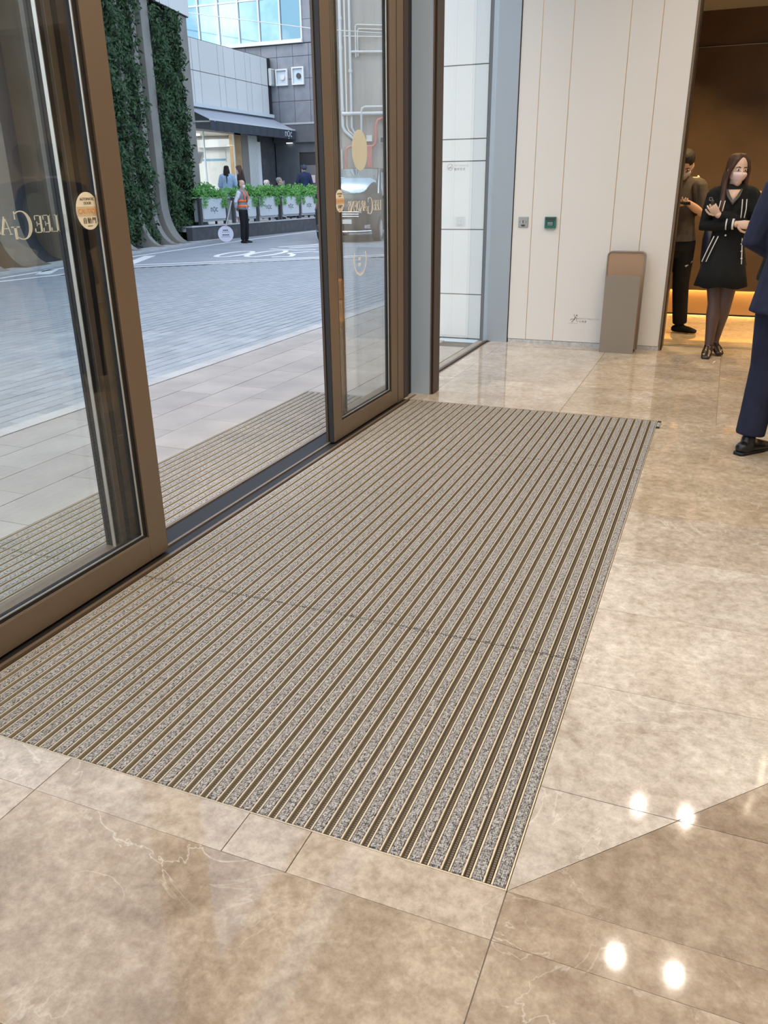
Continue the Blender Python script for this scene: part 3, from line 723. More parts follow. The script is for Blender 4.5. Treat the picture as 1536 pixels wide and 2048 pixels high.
# little black maker's tag by the far corner
tg = empty('floor_tag', (-0.248, 5.27, 0), 'small black floor label at the far corner of the indoor mat', 'label')
build(MB().box(-0.256, -0.232, 5.17, 5.355, 0.0005, 0.002), 'plate', MT['gasket'], tg)
put('print', text_mesh('GEGGUS', 0.026, frame_mat((-0.244, 5.262, 0.0022), (0, -1, 0), (1, 0, 0)), 0.0002), MT['decal_white'], tg)
mat2 = entrance_mat('entrance_mat', -2.215, 12, [0.9, 2.283, 4.297, 5.33], 'narrower ribbed carpet strip mat set in the pavement outside', None)
# ------------------------------------------------------------------ street ground
MT['granite'] = M('pavement_granite', (0.335, 0.312, 0.29), 0.7, var=(3.0, (0.40, 0.373, 0.345), 0.35, 0.65), rnd=0.06, bump=(120, 0.15))
MT['kerb'] = M('kerb_granite', (0.40, 0.40, 0.40), 0.7, var=(4, (0.47, 0.47, 0.46), 0.4, 0.6))
MT['paver'] = M('blue_grey_paver', (0.285, 0.315, 0.345), 0.5, var=(2.2, (0.37, 0.395, 0.42), 0.35, 0.65), rnd=0.10, bump=(60, 0.2))
MT['paver_far'] = M('blue_grey_paver_far', (0.285, 0.315, 0.345), 0.5, var=(2.2, (0.37, 0.395, 0.42), 0.35, 0.65), island=(0.34, 0.365, 0.39))
MT['sand'] = M('paver_joint_sand', (0.045, 0.05, 0.056), 0.9)
MT['asphalt'] = M('asphalt', (0.25, 0.275, 0.305), 0.75, var=(1.2, (0.31, 0.335, 0.365), 0.35, 0.65), bump=(150, 0.2))
MT['road_paint'] = M('white_road_paint', (0.80, 0.80, 0.78), 0.6, var=(12, (0.62, 0.63, 0.62), 0.52, 0.7))
pav = struct('pavement', (-3.1, 5, 0), 'beige granite slab pavement outside the doors')
pb = MB(); pb.box(-4.08, -2.2, -3.5, 0.895, -0.12, -0.03); pb.box(-4.08, -2.815, 0.895, 5.335, -0.12, -0.03); pb.box(-4.08, -2.2, 5.335, 7.9, -0.12, -0.03); pb.box(-4.08, -2.815, 7.9, 16, -0.12, -0.03); pb.box(-2.815, -2.2, 0.895, 5.335, -0.12, -0.028)
build(pb, 'pavement_bed', MT['sand'], pav)
sx = [-2.205, -2.512, -2.815, -3.131, -3.447, -3.763, -4.08]
for i in range(6):
    x1, x0 = sx[i], sx[i+1]; y = -1.2 - (0.31 if i % 2 else 0.0)
    while y < 14.0:
        y2 = y + 0.62; a, b = y, y2; y = y2
        if x0 > -2.82:
            if b <= 5.335 and a >= 0.895: continue
            if a < 5.335 < b: a = 5.335
            if a < 0.895 < b: b = 0.895
            if b > 7.88: continue
        cx, cy = (x0+x1)/2, (a+b)/2
        build(MB().box(x0+0.0022, x1-0.0022, a+0.0022, b-0.0022, -0.03, random.uniform(-0.0015, 0.0)), 'paving_slab', MT['granite'], pav, loc=(cx, cy, 0))
kb = struct('kerb', (-4.15, 5, 0), 'narrow pale kerb line between slabs and pavers')
for k in range(20): build(MB().box(-4.215, -4.083, -2.0+0.9*k+0.003, -2.0+0.9*(k+1)-0.003, -0.1, 0.004), 'kerb_stone', MT['kerb'], kb, loc=(-4.15, -1.55+0.9*k, 0))
drv = struct('driveway', (-7.5, 11, 0), 'blue grey block paved forecourt road')
build(MB().box(-12.6, -4.217, -2, 21, -0.12, -0.014), 'paving_bed', MT['sand'], drv)
# edge of the block paving along the double line
EDGE = [(-11.62, -3), (-11.62, 12.2), (-11.25, 13.9), (-8.50, 16.85), (-7.25, 17.95), (-4.2, 20.4)]
def edge_x(y):
    if y <= EDGE[1][1]: return -11.62
    for (xa, ya), (xb, yb) in zip(EDGE[:-1], EDGE[1:]):
        if ya <= y <= yb: return xa + (xb-xa)*(y-ya)/(yb-ya)
    return 0
def proj(p):
    d = Vector(p) - Vector((0, 0, CAM_H)); z = d.dot(CF)
    return (768+1592.19*d.dot(CR)/z, 1024+1592.19*d.dot(CD)/z, z)
pvs = []
PX, PY = 0.125, 0.25
for i in range(60):
    xc = -4.217 - PX*(i+0.5)
    y = 0.5 + (PY/2 if i % 2 else 0)
    while y < 20.4:
        if xc - 0.07 > edge_x(y+0.13) and xc - 0.07 > edge_x(y-0.13):
            q = proj((xc, y, 0))
            if q[2] > 0 and -150 < q[0] < 900: pvs.append((q[2], xc, y))
        y += PY
pvs.sort()
pmb = MB(); pmb.box(-PX/2+0.005, PX/2-0.005, -PY/2+0.004, PY/2-0.004, -0.014, 0.0, 0.003)
pme = bpy.data.meshes.new('paver'); pme.from_pydata(pmb.v, [], pmb.f); pme.materials.append(MT['paver'])
for k, (d, x, y) in enumerate(pvs[:300]): inst('paver', pme, drv, (x, y, random.uniform(-0.002, 0.0)))
rest = MB()
for d, x, y in pvs[300:]:
    dz = random.uniform(-0.002, 0.0); rest.box(x-PX/2+0.006, x+PX/2-0.006, y-PY/2+0.004, y+PY/2-0.004, -0.014, dz)
o = build(rest, 'paver_field', MT['paver_far'], drv); o['kind'] = 'stuff'
road = struct('road', (-9, 20, 0), 'grey asphalt street with white markings')
rp_ = EDGE + [(10, 20.4+14.2*0.803), (10, 60), (-45, 60), (-45, -3)]
build(MB().prism(rp_, 0.1, 'z', -0.1), 'asphalt_surface', MT['asphalt'], road)
def line(mb, pts, w, z=0.004):
    n = len(pts)
    v = []
    for i, p in enumerate(pts):
        a = pts[max(i-1, 0)]; b = pts[min(i+1, n-1)]; l = math.hypot(b[0]-a[0], b[1]-a[1]); nx, ny = -(b[1]-a[1])/l*w/2, (b[0]-a[0])/l*w/2
        v += [(p[0]+nx, p[1]+ny, z), (p[0]-nx, p[1]-ny, z)]
    mb.add(v, [(2*i, 2*i+1, 2*i+3, 2*i+2) for i in range(n-1)])
def marking(pts, w): 
    mb = MB(); line(mb, pts, w); o = build(mb, 'road_marking', MT['road_paint'], road); s = o.modifiers.new('t', 'SOLIDIFY'); s.thickness = 0.003
marking([(-12.9, 8.5), (-12.21, 11.35), (-12.62, 13.43), (-13.08, 15.4), (-14.08, 22.5), (-14.75, 30)], 0.11)
marking([(-11.75, 6.0), (-11.75, 10.9), (-11.60, 12.3), (-11.22, 14.0), (-8.45, 16.98), (-7.2, 18.05), (-4.2, 20.5)], 0.12)
marking([(-11.95, 14.05), (-8.72, 17.25), (-7.45, 18.4), (-4.2, 20.95)], 0.12)
marking([(-12.02, 12.2), (-12.55, 13.0)], 0.26); marking([(-11.58, 13.25), (-12.95, 15.1)], 0.26); marking([(-11.92, 14.6), (-12.95, 16.7)], 0.26)
# worn stretched letters painted on the road
def ring(cx, cy, a, b, rot, w):
    pts = []
    for i in range(25):
        t = 2*math.pi*i/24; x, y = a*math.cos(t), b*math.sin(t); pts.append((cx+x*math.cos(rot)-y*math.sin(rot), cy+x*math.sin(rot)+y*math.cos(rot)))
    marking(pts, w)
ring(-11.2, 17.75, 0.30, 0.95, R(10), 0.13); ring(-10.5, 18.1, 0.32, 1.05, R(8), 0.13)
marking([(-9.80, 17.1), (-9.45, 17.4), (-9.65, 17.9), (-10.0, 18.3), (-9.75, 18.9), (-9.45, 18.9)], 0.13)
marking([(-11.25, 19.6), (-10.3, 19.3), (-9.9, 19.6)], 0.14); marking([(-11.4, 20.3), (-10.9, 21.3), (-10.8, 22.4)], 0.14); marking([(-10.9, 20.0), (-10.4, 21.2), (-10.4, 22.4)], 0.14)

# ------------------------------------------------------------------ green wall building
GU = Vector((-0.20367, 0.97904, 0)); GN = Vector((0.97904, 0.20367, 0)); GP = Vector((-12.916, 12.027, 0))
def G(t, n, z): return tuple(GP + GU*t + GN*n + Vector((0, 0, z)))
MT['fin'] = M('bronze_stone_fin', (0.15, 0.115, 0.075), 0.6, var=(1.5, (0.19, 0.15, 0.105), 0.35, 0.65))
MT['fin_grey'] = M('grey_stone_fin', (0.20, 0.19, 0.165), 0.65, var=(1.5, (0.25, 0.235, 0.205), 0.35, 0.65))
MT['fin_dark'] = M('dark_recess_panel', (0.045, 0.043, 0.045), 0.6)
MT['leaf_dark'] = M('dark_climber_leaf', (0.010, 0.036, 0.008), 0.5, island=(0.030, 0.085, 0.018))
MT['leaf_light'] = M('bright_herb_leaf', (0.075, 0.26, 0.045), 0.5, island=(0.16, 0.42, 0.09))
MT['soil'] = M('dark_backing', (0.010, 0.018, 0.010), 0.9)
gb = empty('planted_building', G(5.5, -1.5, 0), 'street building with flared stone fins and dark green climbing plants', 'building')
def flare(n_top, n_foot, zt=1.15, top=6.3):
    pts = [(-2.4, top), (-2.4, 0), (n_foot, 0.0), (n_foot, 0.05)]
    for i in range(1, 9):
        a = R(90*i/8); pts.append((n_foot-(n_foot-n_top)*math.sin(a), 0.05+zt*(1-math.cos(a))))
    pts.append((n_top, top)); return pts
def fin(t0, t1, n_top, n_foot, m, zt=1.15, top=6.3, name='fin'):
    pl = flare(n_top, n_foot, zt, top); k = len(pl)
    v = [G(t0, a, b) for a, b in pl] + [G(t1, a, b) for a, b in pl]
    build(MB().add(v, [tuple(range(k)), tuple(range(k, 2*k))[::-1]] + [(i, k+i, k+(i+1) % k, (i+1) % k) for i in range(k)]), name, m, gb)
FINS = [(-14, -9.6, 1), (-9.0, -8.2, 0), (-7.2, -6.6, 1), (-5.6, -4.9, 0), (-4.0, -3.2, 1), (-2.4, -1.2, 1), (-0.6, 0.3, 1), (0.9, 1.75, 0), (3.05, 3.6, 0), (4.4, 4.75, 0), (5.7, 6.0, 1), (7.22, 7.42, 1), (8.10, 8.36, 1), (8.74, 9.22, 1), (11.15, 11.85, 1)]
for t0, t1, g in FINS: fin(t0, t1, -0.60, 0.02, MT['fin_grey'] if g else MT['fin'])
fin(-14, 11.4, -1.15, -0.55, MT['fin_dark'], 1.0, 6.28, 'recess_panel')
fin(8.36, 8.74, -0.78, -0.15, MT['fin'], 1.1, 6.29, 'inner_fin')
MT['white_clad'] = M('white_cladding', (0.66, 0.66, 0.64), 0.5, rnd=0.03)
top = MB(); top.add([G(-14, -2.4, 6.3), G(11.9, -2.4, 6.3), G(11.9, -0.55, 6.3), G(-14, -0.55, 6.3), G(-14, -2.4, 9.5), G(11.9, -2.4, 9.5), G(11.9, -0.55, 9.5), G(-14, -0.55, 9.5)], [(0,3,2,1),(4,5,6,7),(0,1,5,4),(1,2,6,5),(2,3,7,6),(3,0,4,7)])
build(top, 'cladding_core', MT['joint'], gb)
for k in range(18):
    for z0, z1 in ((6.32, 7.35), (7.37, 8.4), (8.42, 9.5)):
        a, b = -14+1.44*k+0.01, -14+1.44*(k+1)-0.01
        build(MB().add([G(a, -0.55, z0), G(b, -0.55, z0), G(b, -0.52, z0), G(a, -0.52, z0), G(a, -0.55, z1), G(b, -0.55, z1), G(b, -0.52, z1), G(a, -0.52, z1)], [(0,3,2,1),(4,5,6,7),(0,1,5,4),(1,2,6,5),(2,3,7,6),(3,0,4,7)]), 'cladding_panel', MT['white_clad'], gb)
build(MB().add([G(-14, -0.3, 0), G(11.9, -0.3, 0), G(11.9, 0.22, 0), G(-14, 0.22, 0), G(-14, -0.3, 0.04), G(11.9, -0.3, 0.04), G(11.9, 0.22, 0.04), G(-14, 0.22, 0.04)], [(4,5,6,7),(2,3,7,6),(0,3,7,4)]), 'base_kerb', MT['kerb'], gb)
def leaf_quads(mb, c, nrm, size, up=None):
    """one folded leaf at c, lying roughly across nrm"""
    n = Vector(nrm) + Vector((random.gauss(0, .55), random.gauss(0, .55), random.gauss(0, .45))); n.normalize()
    d = Vector((random.gauss(0, .6), random.gauss(0, .6), up if up is not None else random.uniform(-1, .4)))
    d = d - n*d.dot(n)
    if d.length < 1e-3: d = n.orthogonal()
    d.normalize(); s = n.cross(d); c = Vector(c); L_ = size; w = size*0.42
    mb.add([c, c + d*L_*0.5 + s*w*0.5 + n*size*0.08, c + d*L_, c + d*L_*0.5 - s*w*0.5 + n*size*0.08], [(0, 1, 2), (0, 2, 3)])
def green(t0, t1, count, z0=0.15, z1=6.25, out=-0.55):
    mb = MB()
    for _ in range(count):
        z = random.uniform(z0, z1); t = random.uniform(t0-0.05, t1+0.06)
        n = out + 0.12*math.sin(z*3.1+t*5)+0.10*math.sin(z*7.7+t*2.3) + random.uniform(-0.18, 0.08)
        leaf_quads(mb, G(t, n, z), GN*0.9+GU*(-0.3), random.uniform(0.08, 0.17))
    # ragged fringe along the outer edge
    for _ in range(count//4):
        z = random.uniform(z0, z1); leaf_quads(mb, G(t1+random.uniform(-0.1, 0.16), out-random.uniform(-0.1, 0.35), z), GU*0.6+GN*0.4, random.uniform(0.08, 0.18))
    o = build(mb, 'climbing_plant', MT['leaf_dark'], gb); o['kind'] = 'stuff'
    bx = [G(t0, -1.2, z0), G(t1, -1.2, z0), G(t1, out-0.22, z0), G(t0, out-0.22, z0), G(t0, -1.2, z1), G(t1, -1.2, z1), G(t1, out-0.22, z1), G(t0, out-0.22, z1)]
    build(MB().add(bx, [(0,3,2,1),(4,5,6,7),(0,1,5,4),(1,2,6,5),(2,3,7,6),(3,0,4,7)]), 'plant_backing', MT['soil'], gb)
green(9.24, 10.92, 6000); green(7.44, 8.08, 2600); green(6.02, 7.2, 4200)

# ------------------------------------------------------------------ terrace wall, deck
MT['dark_stone'] = M('dark_terrace_stone', (0.070, 0.072, 0.078), 0.6, var=(5, (0.10, 0.10, 0.108), 0.4, 0.65))
MT['deck'] = M('terrace_deck', (0.52, 0.53, 0.54), 0.7)
tw = empty('terrace_wall', (-15.2, 27, 0), 'low dark stone wall carrying the cafe terrace', 'wall')
for k in range(9): build(MB().box(-15.30, -15.09, 21.6+1.3*k+0.003, 21.6+1.3*(k+1)-0.003, -0.02, 0.43), 'wall_slab', MT['dark_stone'], tw)
build(MB().box(-15.33, -15.07, 21.6, 33.3, 0.43, 0.46), 'coping', MT['deck'], tw)
dk = struct('floor_terrace', (-17, 27, 0.45), 'pale raised deck of the cafe terrace')
build(MB().box(-18.4, -15.33, 21.6, 32.4, 0.30, 0.45), 'deck_surface', MT['deck'], dk)

# planters with printed plates
MT['plate_white'] = M('white_enamel_plate', (0.60, 0.64, 0.66), 0.35)
MT['plate_grey'] = M('grey_trough', (0.36, 0.39, 0.40), 0.5)
MT['post'] = M('dark_post', (0.075, 0.075, 0.078), 0.5, 0.3)
MT['print_black'] = M('black_print', (0.03, 0.03, 0.035), 0.5)
PL = [(22.49, 23.76, 'leftmost planter, beside the flared stone fin'), (24.42, 25.69, 'second planter, partly behind the guard'), (25.97, 27.24, 'middle planter, right of the guard'), (27.62, 28.87, 'fourth planter, below the man with dark grey hair'), (29.12, 30.36, 'rightmost planter, next to the door frame')]
for y0, y1, what in PL:
    p = empty('planter_box', (-15.42, (y0+y1)/2, 0.46), 'white plate herb trough: ' + what, 'planter', 'planters along the cafe terrace')
    plate = build(MB().prism(rounded(y0, y1, 0.635, 1.245, 0.05), 0.03, 'x', -15.255), 'front_plate', MT['plate_white'], p)
    put('print', text_mesh('nọc', 0.27, frame_mat((-15.223, (y0+y1)/2-0.02, 0.93), (0, 1, 0), (0, 0, 1)), 0.001), MT['print_black'], plate)
    build(MB().box(-15.56, -15.26, y0-0.02, y1+0.02, 0.56, 1.21), 'trough', MT['plate_grey'], p)
    build(MB().box(-15.58, -15.24, y0-0.10, y1+0.10, 1.25, 1.275), 'top_rail', MT['plate_white'], p)
    for yy in (y0-0.11, y1+0.03): build(MB().box(-15.36, -15.26, yy, yy+0.10, 0.46, 1.27), 'post', MT['post'], p)
    for yy in (y0+0.2, y1-0.25): build(MB().box(-15.50, -15.44, yy, yy+0.05, 0.46, 0.56), 'foot', MT['post'], p)
    mb = MB()
    for _ in range(1500):
        y = random.uniform(y0-0.07, y1+0.07); h = 0.30+0.10*math.sin(y*5.0)+0.06*math.sin(y*11)
        z = 1.22 + random.uniform(0, 1)**0.8*h; x = -15.42+random.uniform(-0.20, 0.24)
        leaf_quads(mb, (x, y, z), (0.6, -0.3, 0.6), random.uniform(0.07, 0.13), up=random.uniform(-.3, .8))
    for _ in range(260):   # trailing sprigs over the edge
        y = random.choice([y0+0.1, y1-0.15, y1-0.02])+random.gauss(0, 0.07); z = random.uniform(0.98, 1.25)
        leaf_quads(mb, (-15.20+random.uniform(-.03, .04), y, z), (1, -0.3, 0.3), random.uniform(0.05, 0.09))
    o = build(mb, 'herbs', MT['leaf_light'], p); o['kind'] = 'stuff'

# ------------------------------------------------------------------ cafe building with awning
XC = -18.09
cf = empty('cafe_building', (XC-1.5, 28, 0.45), 'white panelled cafe building with bright glazed shop front', 'building')
build(MB().box(XC-3.6, XC-0.02, 22.5, 32.40, 4.36, 6.42), 'upper_core', MT['joint'], cf)
jy = [22.5, 24.4, 25.6, 26.85, 27.3, 28.5, 28.9, 29.65, 30.4, 30.8, 31.6, 32.12]
for i in range(len(jy)-1):
    for z0, z1 in ((4.37, 5.40), (5.42, 6.40)):
        build(MB().box(XC-0.02, XC, jy[i]+0.012, jy[i+1]-0.012, z0, z1), 'cladding_panel', MT['white_clad'], cf)
MT['ceil_white'] = M('cafe_white', (0.84, 0.85, 0.85), 0.6)
MT['timber'] = M('warm_timber', (0.46, 0.30, 0.15), 0.5, var=(2, (0.55, 0.38, 0.20), 0.4, 0.6))
MT['taupe_wall'] = M('taupe_column', (0.27, 0.26, 0.235), 0.6)
build(MB().box(XC-0.3, XC, 22.5, 32.12, 3.55, 4.36), 'bulkhead', M('grey_bulkhead', (0.26, 0.27, 0.28), 0.6), cf)
build(MB().box(XC-3.6, XC, 24.0, 30.2, 3.48, 3.55), 'shop_ceiling', M('cream_ceiling', (0.80, 0.74, 0.64), 0.7), cf)
build(MB().box(XC-3.6, XC-3.5, 22.5, 32.4, 0.45, 3.48), 'shop_back_wall', MT['ceil_white'], cf)
build(MB().box(XC-3.5, XC, 22.5, 32.4, 0.30, 0.45), 'shop_floor', MT['ceil_white'], cf)
build(MB().box(XC-3.5, XC-0.26, 30.15, 30.20, 0.45, 3.48), 'shop_end_wall', MT['ceil_white'], cf)
build(MB().box(XC-3.5, XC, 23.9, 24.0, 0.45, 3.48), 'shop_side_wall', MT['ceil_white'], cf)
build(MB().box(XC-0.25, XC, 29.25, 29.72, 0.45, 3.55), 'timber_pier', MT['timber'], cf)
build(MB().box(XC-0.25, XC+0.02, 29.72, 30.20, 0.45, 3.55), 'taupe_pier', MT['taupe_wall'], cf)
dr = MB()
for k in range(14): dr.tube([(XC+0.02+0.02*(k % 2), 30.24+0.045*k, 0.46), (XC+0.02+0.02*(k % 2), 30.24+0.045*k, 3.5)], 0.032, n=8, cap=False)
build(dr, 'folded_screen', M('silver_screen', (0.62, 0.63, 0.62), 0.4, 0.3), cf)
build(MB().box(XC-0.1, XC, 30.9, 31.2, 0.45, 3.3), 'white_jamb', MT['ceil_white'], cf)
build(MB().box(XC-0.3, XC-0.02, 31.2, 32.4, 0.45, 3.55), 'dark_end_wall', MT['dark_stone'], cf)
for y in (26.2, 27.15, 29.2): build(MB().box(XC-0.05, XC, y, y+0.05, 0.45, 3.48), 'window_mullion', MT['plate_white'], cf)
for y0, y1 in ((24.0, 26.2), (26.25, 27.15), (27.2, 29.2)): build(MB().box(XC-0.03, XC-0.02, y0, y1, 1.3, 3.48), 'pane', MT['glass2'], cf)
build(MB().box(XC-3.2, XC-0.3, 29.55, 30.0, 3.08, 3.36), 'ceiling_duct', M('galvanised_duct', (0.45, 0.47, 0.49), 0.4, 0.6), cf)
hood = MB(); hood.tube([(XC-1.4, 28.2, 3.45), (XC-1.4, 28.2, 3.1)], [0.25, 0.25], n=14); hood.tube([(XC-1.4, 28.2, 3.1), (XC-1.4, 28.2, 2.85), (XC-1.4, 28.2, 2.8)], [0.25, 0.6, 0.6], n=14)
build(hood, 'extract_hood', M('hood_grey', (0.50, 0.51, 0.52), 0.4, 0.5), cf)
sgn = build(MB().box(XC-2.5, XC-1.0, 30.12, 30.15, 2.55, 3.0), 'menu_board', MT['ceil_white'], cf)
build(MB().box(XC-2.5, XC-1.0, 30.11, 30.12, 2.60, 2.68), 'blue_line', M('blue_strip', (0.15, 0.35, 0.55), 0.5), sgn)
MT['cafe_lamp'] = M('cafe_lamp', (1, 1, 1), 0.5, emit=(1.0, 0.97, 0.93, 30.0))
for y in (24.8, 26.4, 28.0): build(MB().box(XC-2.4, XC-1.0, y, y+0.4, 3.44, 3.475), 'ceiling_panel_lamp', MT['cafe_lamp'], cf)
ct = empty('cafe_counter', (XC+0.25, 26.2, 0.45), 'pale serving counter under the cafe window', 'counter')
build(MB().box(XC+0.0, XC+0.35, 24.2, 28.9, 0.45, 1.25), 'front_panel', MT['ceil_white'], ct)
build(MB().box(XC+0.003, XC+0.45, 24.2, 29.0, 1.25, 1.30), 'worktop', MT['plate_white'], ct)
# things on the counter
MT['chrome'] = M('chrome', (0.6, 0.6, 0.6), 0.15, 1.0)
tp = build(MB().tube([(XC+0.2, 26.95, 1.32), (XC+0.2, 26.95, 1.66), (XC+0.2, 26.90, 1.74), (XC+0.2, 26.78, 1.76), (XC+0.2, 26.70, 1.70)], 0.03, n=10), 'counter_tap', MT['chrome'], smooth=True, loc=(XC+0.2, 26.95, 1.30))
tag(tp, 'curved chrome tap standing on the cafe counter', 'tap')
pm = empty('pepper_mill', (XC+0.2, 27.2, 1.30), 'dark cylindrical dispenser beside the counter tap', 'dispenser')
build(MB().tube([(XC+0.2, 27.2, 1.30), (XC+0.2, 27.2, 1.52)], 0.055, n=12, cap=False), 'body', MT['post'], pm); build(MB().tube([(XC+0.2, 27.2, 1.52), (XC+0.2, 27.2, 1.56), (XC+0.2, 27.2, 1.62), (XC+0.2, 27.2, 1.64)], [0.02, 0.02, 0.08, 0.08], n=12, cap=False), 'knob', MT['post'], pm)
cmn = empty('coffee_grinder', (XC+0.2, 27.55, 1.30), 'small dark framed machine on the cafe counter', 'machine')
build(MB().box(XC+0.05, XC+0.35, 27.44, 27.66, 1.30, 1.58), 'body', MT['ceil_white'], cmn, bevel=0.01); build(MB().box(XC+0.35, XC+0.36, 27.47, 27.63, 1.38, 1.55), 'display', MT['print_black'], cmn)
cup = build(MB().tube([(XC+0.2, 27.95, 1.30), (XC+0.2, 27.95, 1.70)], [0.13, 0.17], n=16, cap=False), 'paper_tub', M('cream_paper', (0.72, 0.62, 0.45), 0.6), loc=(XC+0.2, 27.95, 1.30)); tag(cup, 'wide cream paper tub on the cafe counter', 'tub')
# awning
aw = empty('shop_awning', (-17.5, 29, 3.4), 'charcoal fabric awning over the cafe terrace', 'awning')
MT['awn_top'] = M('awning_top', (0.30, 0.33, 0.38), 0.7); MT['awn_val'] = M('awning_valance', (0.045, 0.052, 0.066), 0.8)
XA, ZA, AY0, AY1 = -17.0, 3.75, 26.0, 32.2
n = 24; v = []
for i in range(n+1):
    y = AY0+(AY1-AY0)*i/n; s = 0.03*math.sin(i*math.pi/3)**2
    v += [(XC, y, 4.22), ((XC+XA)/2, y, (4.22+ZA)/2-s), (XA, y, ZA)]
f = []
for i in range(n): f += [(3*i, 3*i+3, 3*i+4, 3*i+1), (3*i+1, 3*i+4, 3*i+5, 3*i+2)]
o = build(MB().add(v, f), 'canopy', MT['awn_top'], aw); o.modifiers.new('t', 'SOLIDIFY').thickness = 0.008
v = []
n = 66
for i in range(n+1):
    y = AY0+(AY1-AY0)*i/n; w = 0.035*math.sin(i*1.15)*(1 if i % 5 else 0.3)
    v += [(XA, y, ZA), (XA+w, y, ZA-0.34)]
o = build(MB().add(v, [(2*i, 2*i+2, 2*i+3, 2*i+1) for i in range(n)]), 'valance', MT['awn_val'], aw); o.modifiers.new('t', 'SOLIDIFY').thickness = 0.006
build(MB().box(XC, XC+0.16, AY0-0.6, AY1+0.02, 4.24, 4.36), 'cassette', MT['plate_white'], aw)
build(MB().box(XA-0.03, XA+0.02, AY0, AY1, ZA-0.02, ZA+0.03), 'front_bar', MT['plate_white'], aw)
for y in (AY0+0.3, AY1-0.3): build(MB().tube([(XC, y, 3.75), (XA, y, ZA-0.03)], 0.025, n=8), 'arm', MT['plate_white'], aw)
put('print', text_mesh('nọc', 0.40, frame_mat((XA+0.045, 31.55, 3.60), (0, 1, 0), (0, 0, 1)), 0.001), MT['plate_white'], aw)

# ------------------------------------------------------------------ dark building with glass above
YD = 32.45
MT['slate'] = M('blue_grey_granite', (0.175, 0.195, 0.225), 0.45, var=(3, (0.215, 0.235, 0.265), 0.35, 0.65), rnd=0.07)
MT['slate_dark'] = M('dark_slate_wall', (0.085, 0.095, 0.110), 0.5, var=(2, (0.11, 0.12, 0.135), 0.35, 0.65))
MT['curtain'] = M('blue_curtain_glass', (0.17, 0.30, 0.37), 0.05, 0.75, rnd=0.35, var=(0.5, (0.34, 0.46, 0.50), 0.42, 0.62))  # noise mottling puts a reflection pattern into the glass colour
db = empty('slate_building', (-19, YD+2, 0), 'dark granite building with blue glass storeys behind the cafe', 'building')
build(MB().box(-26, -15.42, YD+0.03, YD+5, 0, 14), 'core', MT['joint'], db)
x0 = -21.4; xs_ = [x0+0.72*k for k in range(9)]
zz = [4.05, 4.85, 5.65, 6.45, 6.88]
for i in range(8):
    for k in range(4): build(MB().box(xs_[i]+0.008, xs_[i+1]-0.008, YD, YD+0.03, zz[k]+0.008, zz[k+1]-0.008), 'granite_tile', MT['slate'], db)
for k in range(9): build(MB().box(-16.60, -15.65+0.22, YD, YD+0.03, 6.90+0.8*k+0.006, 6.90+0.8*(k+1)-0.006), 'granite_tile', MT['slate'], db)
for k in range(4): build(MB().box(xs_[8]+0.008, -15.43, YD, YD+0.03, zz[k]+0.008, zz[k+1]-0.008), 'granite_tile', MT['slate'], db)
build(MB().box(-26, -16.58, YD-0.12, YD+0.02, 6.90, 7.02), 'white_ledge', MT['white_clad'], db)
for i in range(10):
    for k in range(4):
        a = -16.62-0.95*(i+1); 
        build(MB().box(a+0.03, a+0.92, YD+0.01, YD+0.03, 7.05+1.5*k, 7.05+1.5*(k+1)-0.06), 'glass_pane', MT['curtain'], db)
for i in range(11): build(MB().box(-16.62-0.95*i-0.03, -16.62-0.95*i+0.03, YD-0.05, YD+0.02, 7.02, 13.2), 'mullion', MT['white_clad'], db)
for k in range(5): build(MB().box(-26, -16.6, YD-0.02, YD+0.02, 6.99+1.5*k, 7.05+1.5*k), 'transom', MT['white_clad'], db)
# fascia, lower wall, door
build(MB().box(-18.06, -15.45, YD-0.20, YD+0.03, 3.30, 4.0), 'fascia_box', MT['slate_dark'], db)
build(MB().box(-18.06, -15.43, YD-0.22, YD-0.15, 3.97, 4.04), 'fascia_edge', MT['plate_grey'], db)
for x in (-17.35, -16.0): build(MB().box(x-0.12, x+0.12, YD-0.18, YD-0.07, 3.275, 3.299), 'soffit_lamp', M('soffit_lamp', (1, 1, 1), 0.5, emit=(0.9, 0.95, 1.0, 2.5)), db)
build(MB().box(-18.06, -16.95, YD-0.06, YD+0.02, 0.45, 3.30), 'lower_wall', MT['slate_dark'], db)
build(MB().box(-16.95, -15.43, YD-0.06, YD+0.02, 2.92, 3.30), 'lower_wall', MT['slate_dark'], db)
build(MB().box(-16.92, -15.45, YD-0.03, YD+0.02, 2.45, 2.91), 'door_head_panel', MT['print_black'], db)
build(MB().box(-16.92, -15.45, YD-0.03, YD+0.02, 0.45, 2.44), 'door_leaf', M('grey_door', (0.14, 0.145, 0.155), 0.5), db)
# wall units: two framed condensers and one small unit
def unit(x0, x1, z0, z1, label, dark):
    u = empty('condenser_unit', ((x0+x1)/2, YD, z0), label, 'air conditioner', 'square condenser units on the granite wall')
    t = 0.05
    fr = MB(); fr.box(x0, x1, YD-0.10, YD-0.001, z0, z0+t); fr.box(x0, x1, YD-0.10, YD-0.001, z1-t, z1); fr.box(x0, x0+t, YD-0.10, YD-0.001, z0+t, z1-t); fr.box(x1-t, x1, YD-0.10, YD-0.001, z0+t, z1-t)
    build(fr, 'frame', MT['white_clad'], u)
    build(MB().box(x0+t, x1-t, YD-0.03, YD-0.001, z0+t, z1-t), 'back_panel', M('pale_blue_panel', (0.52, 0.62, 0.68), 0.4), u)
    cx, cz = (x0+x1)/2+0.03, (z0+z1)/2
    build(MB().disc((cx, YD-0.03, cz), (0, -1, 0), 0.10, 0.05, 18), 'vent_cap', MT['post'] if dark else MT['white_clad'], u)
unit(-17.86, -17.32, 5.42, 6.02, 'left white framed wall unit with a pale round vent cap', False)
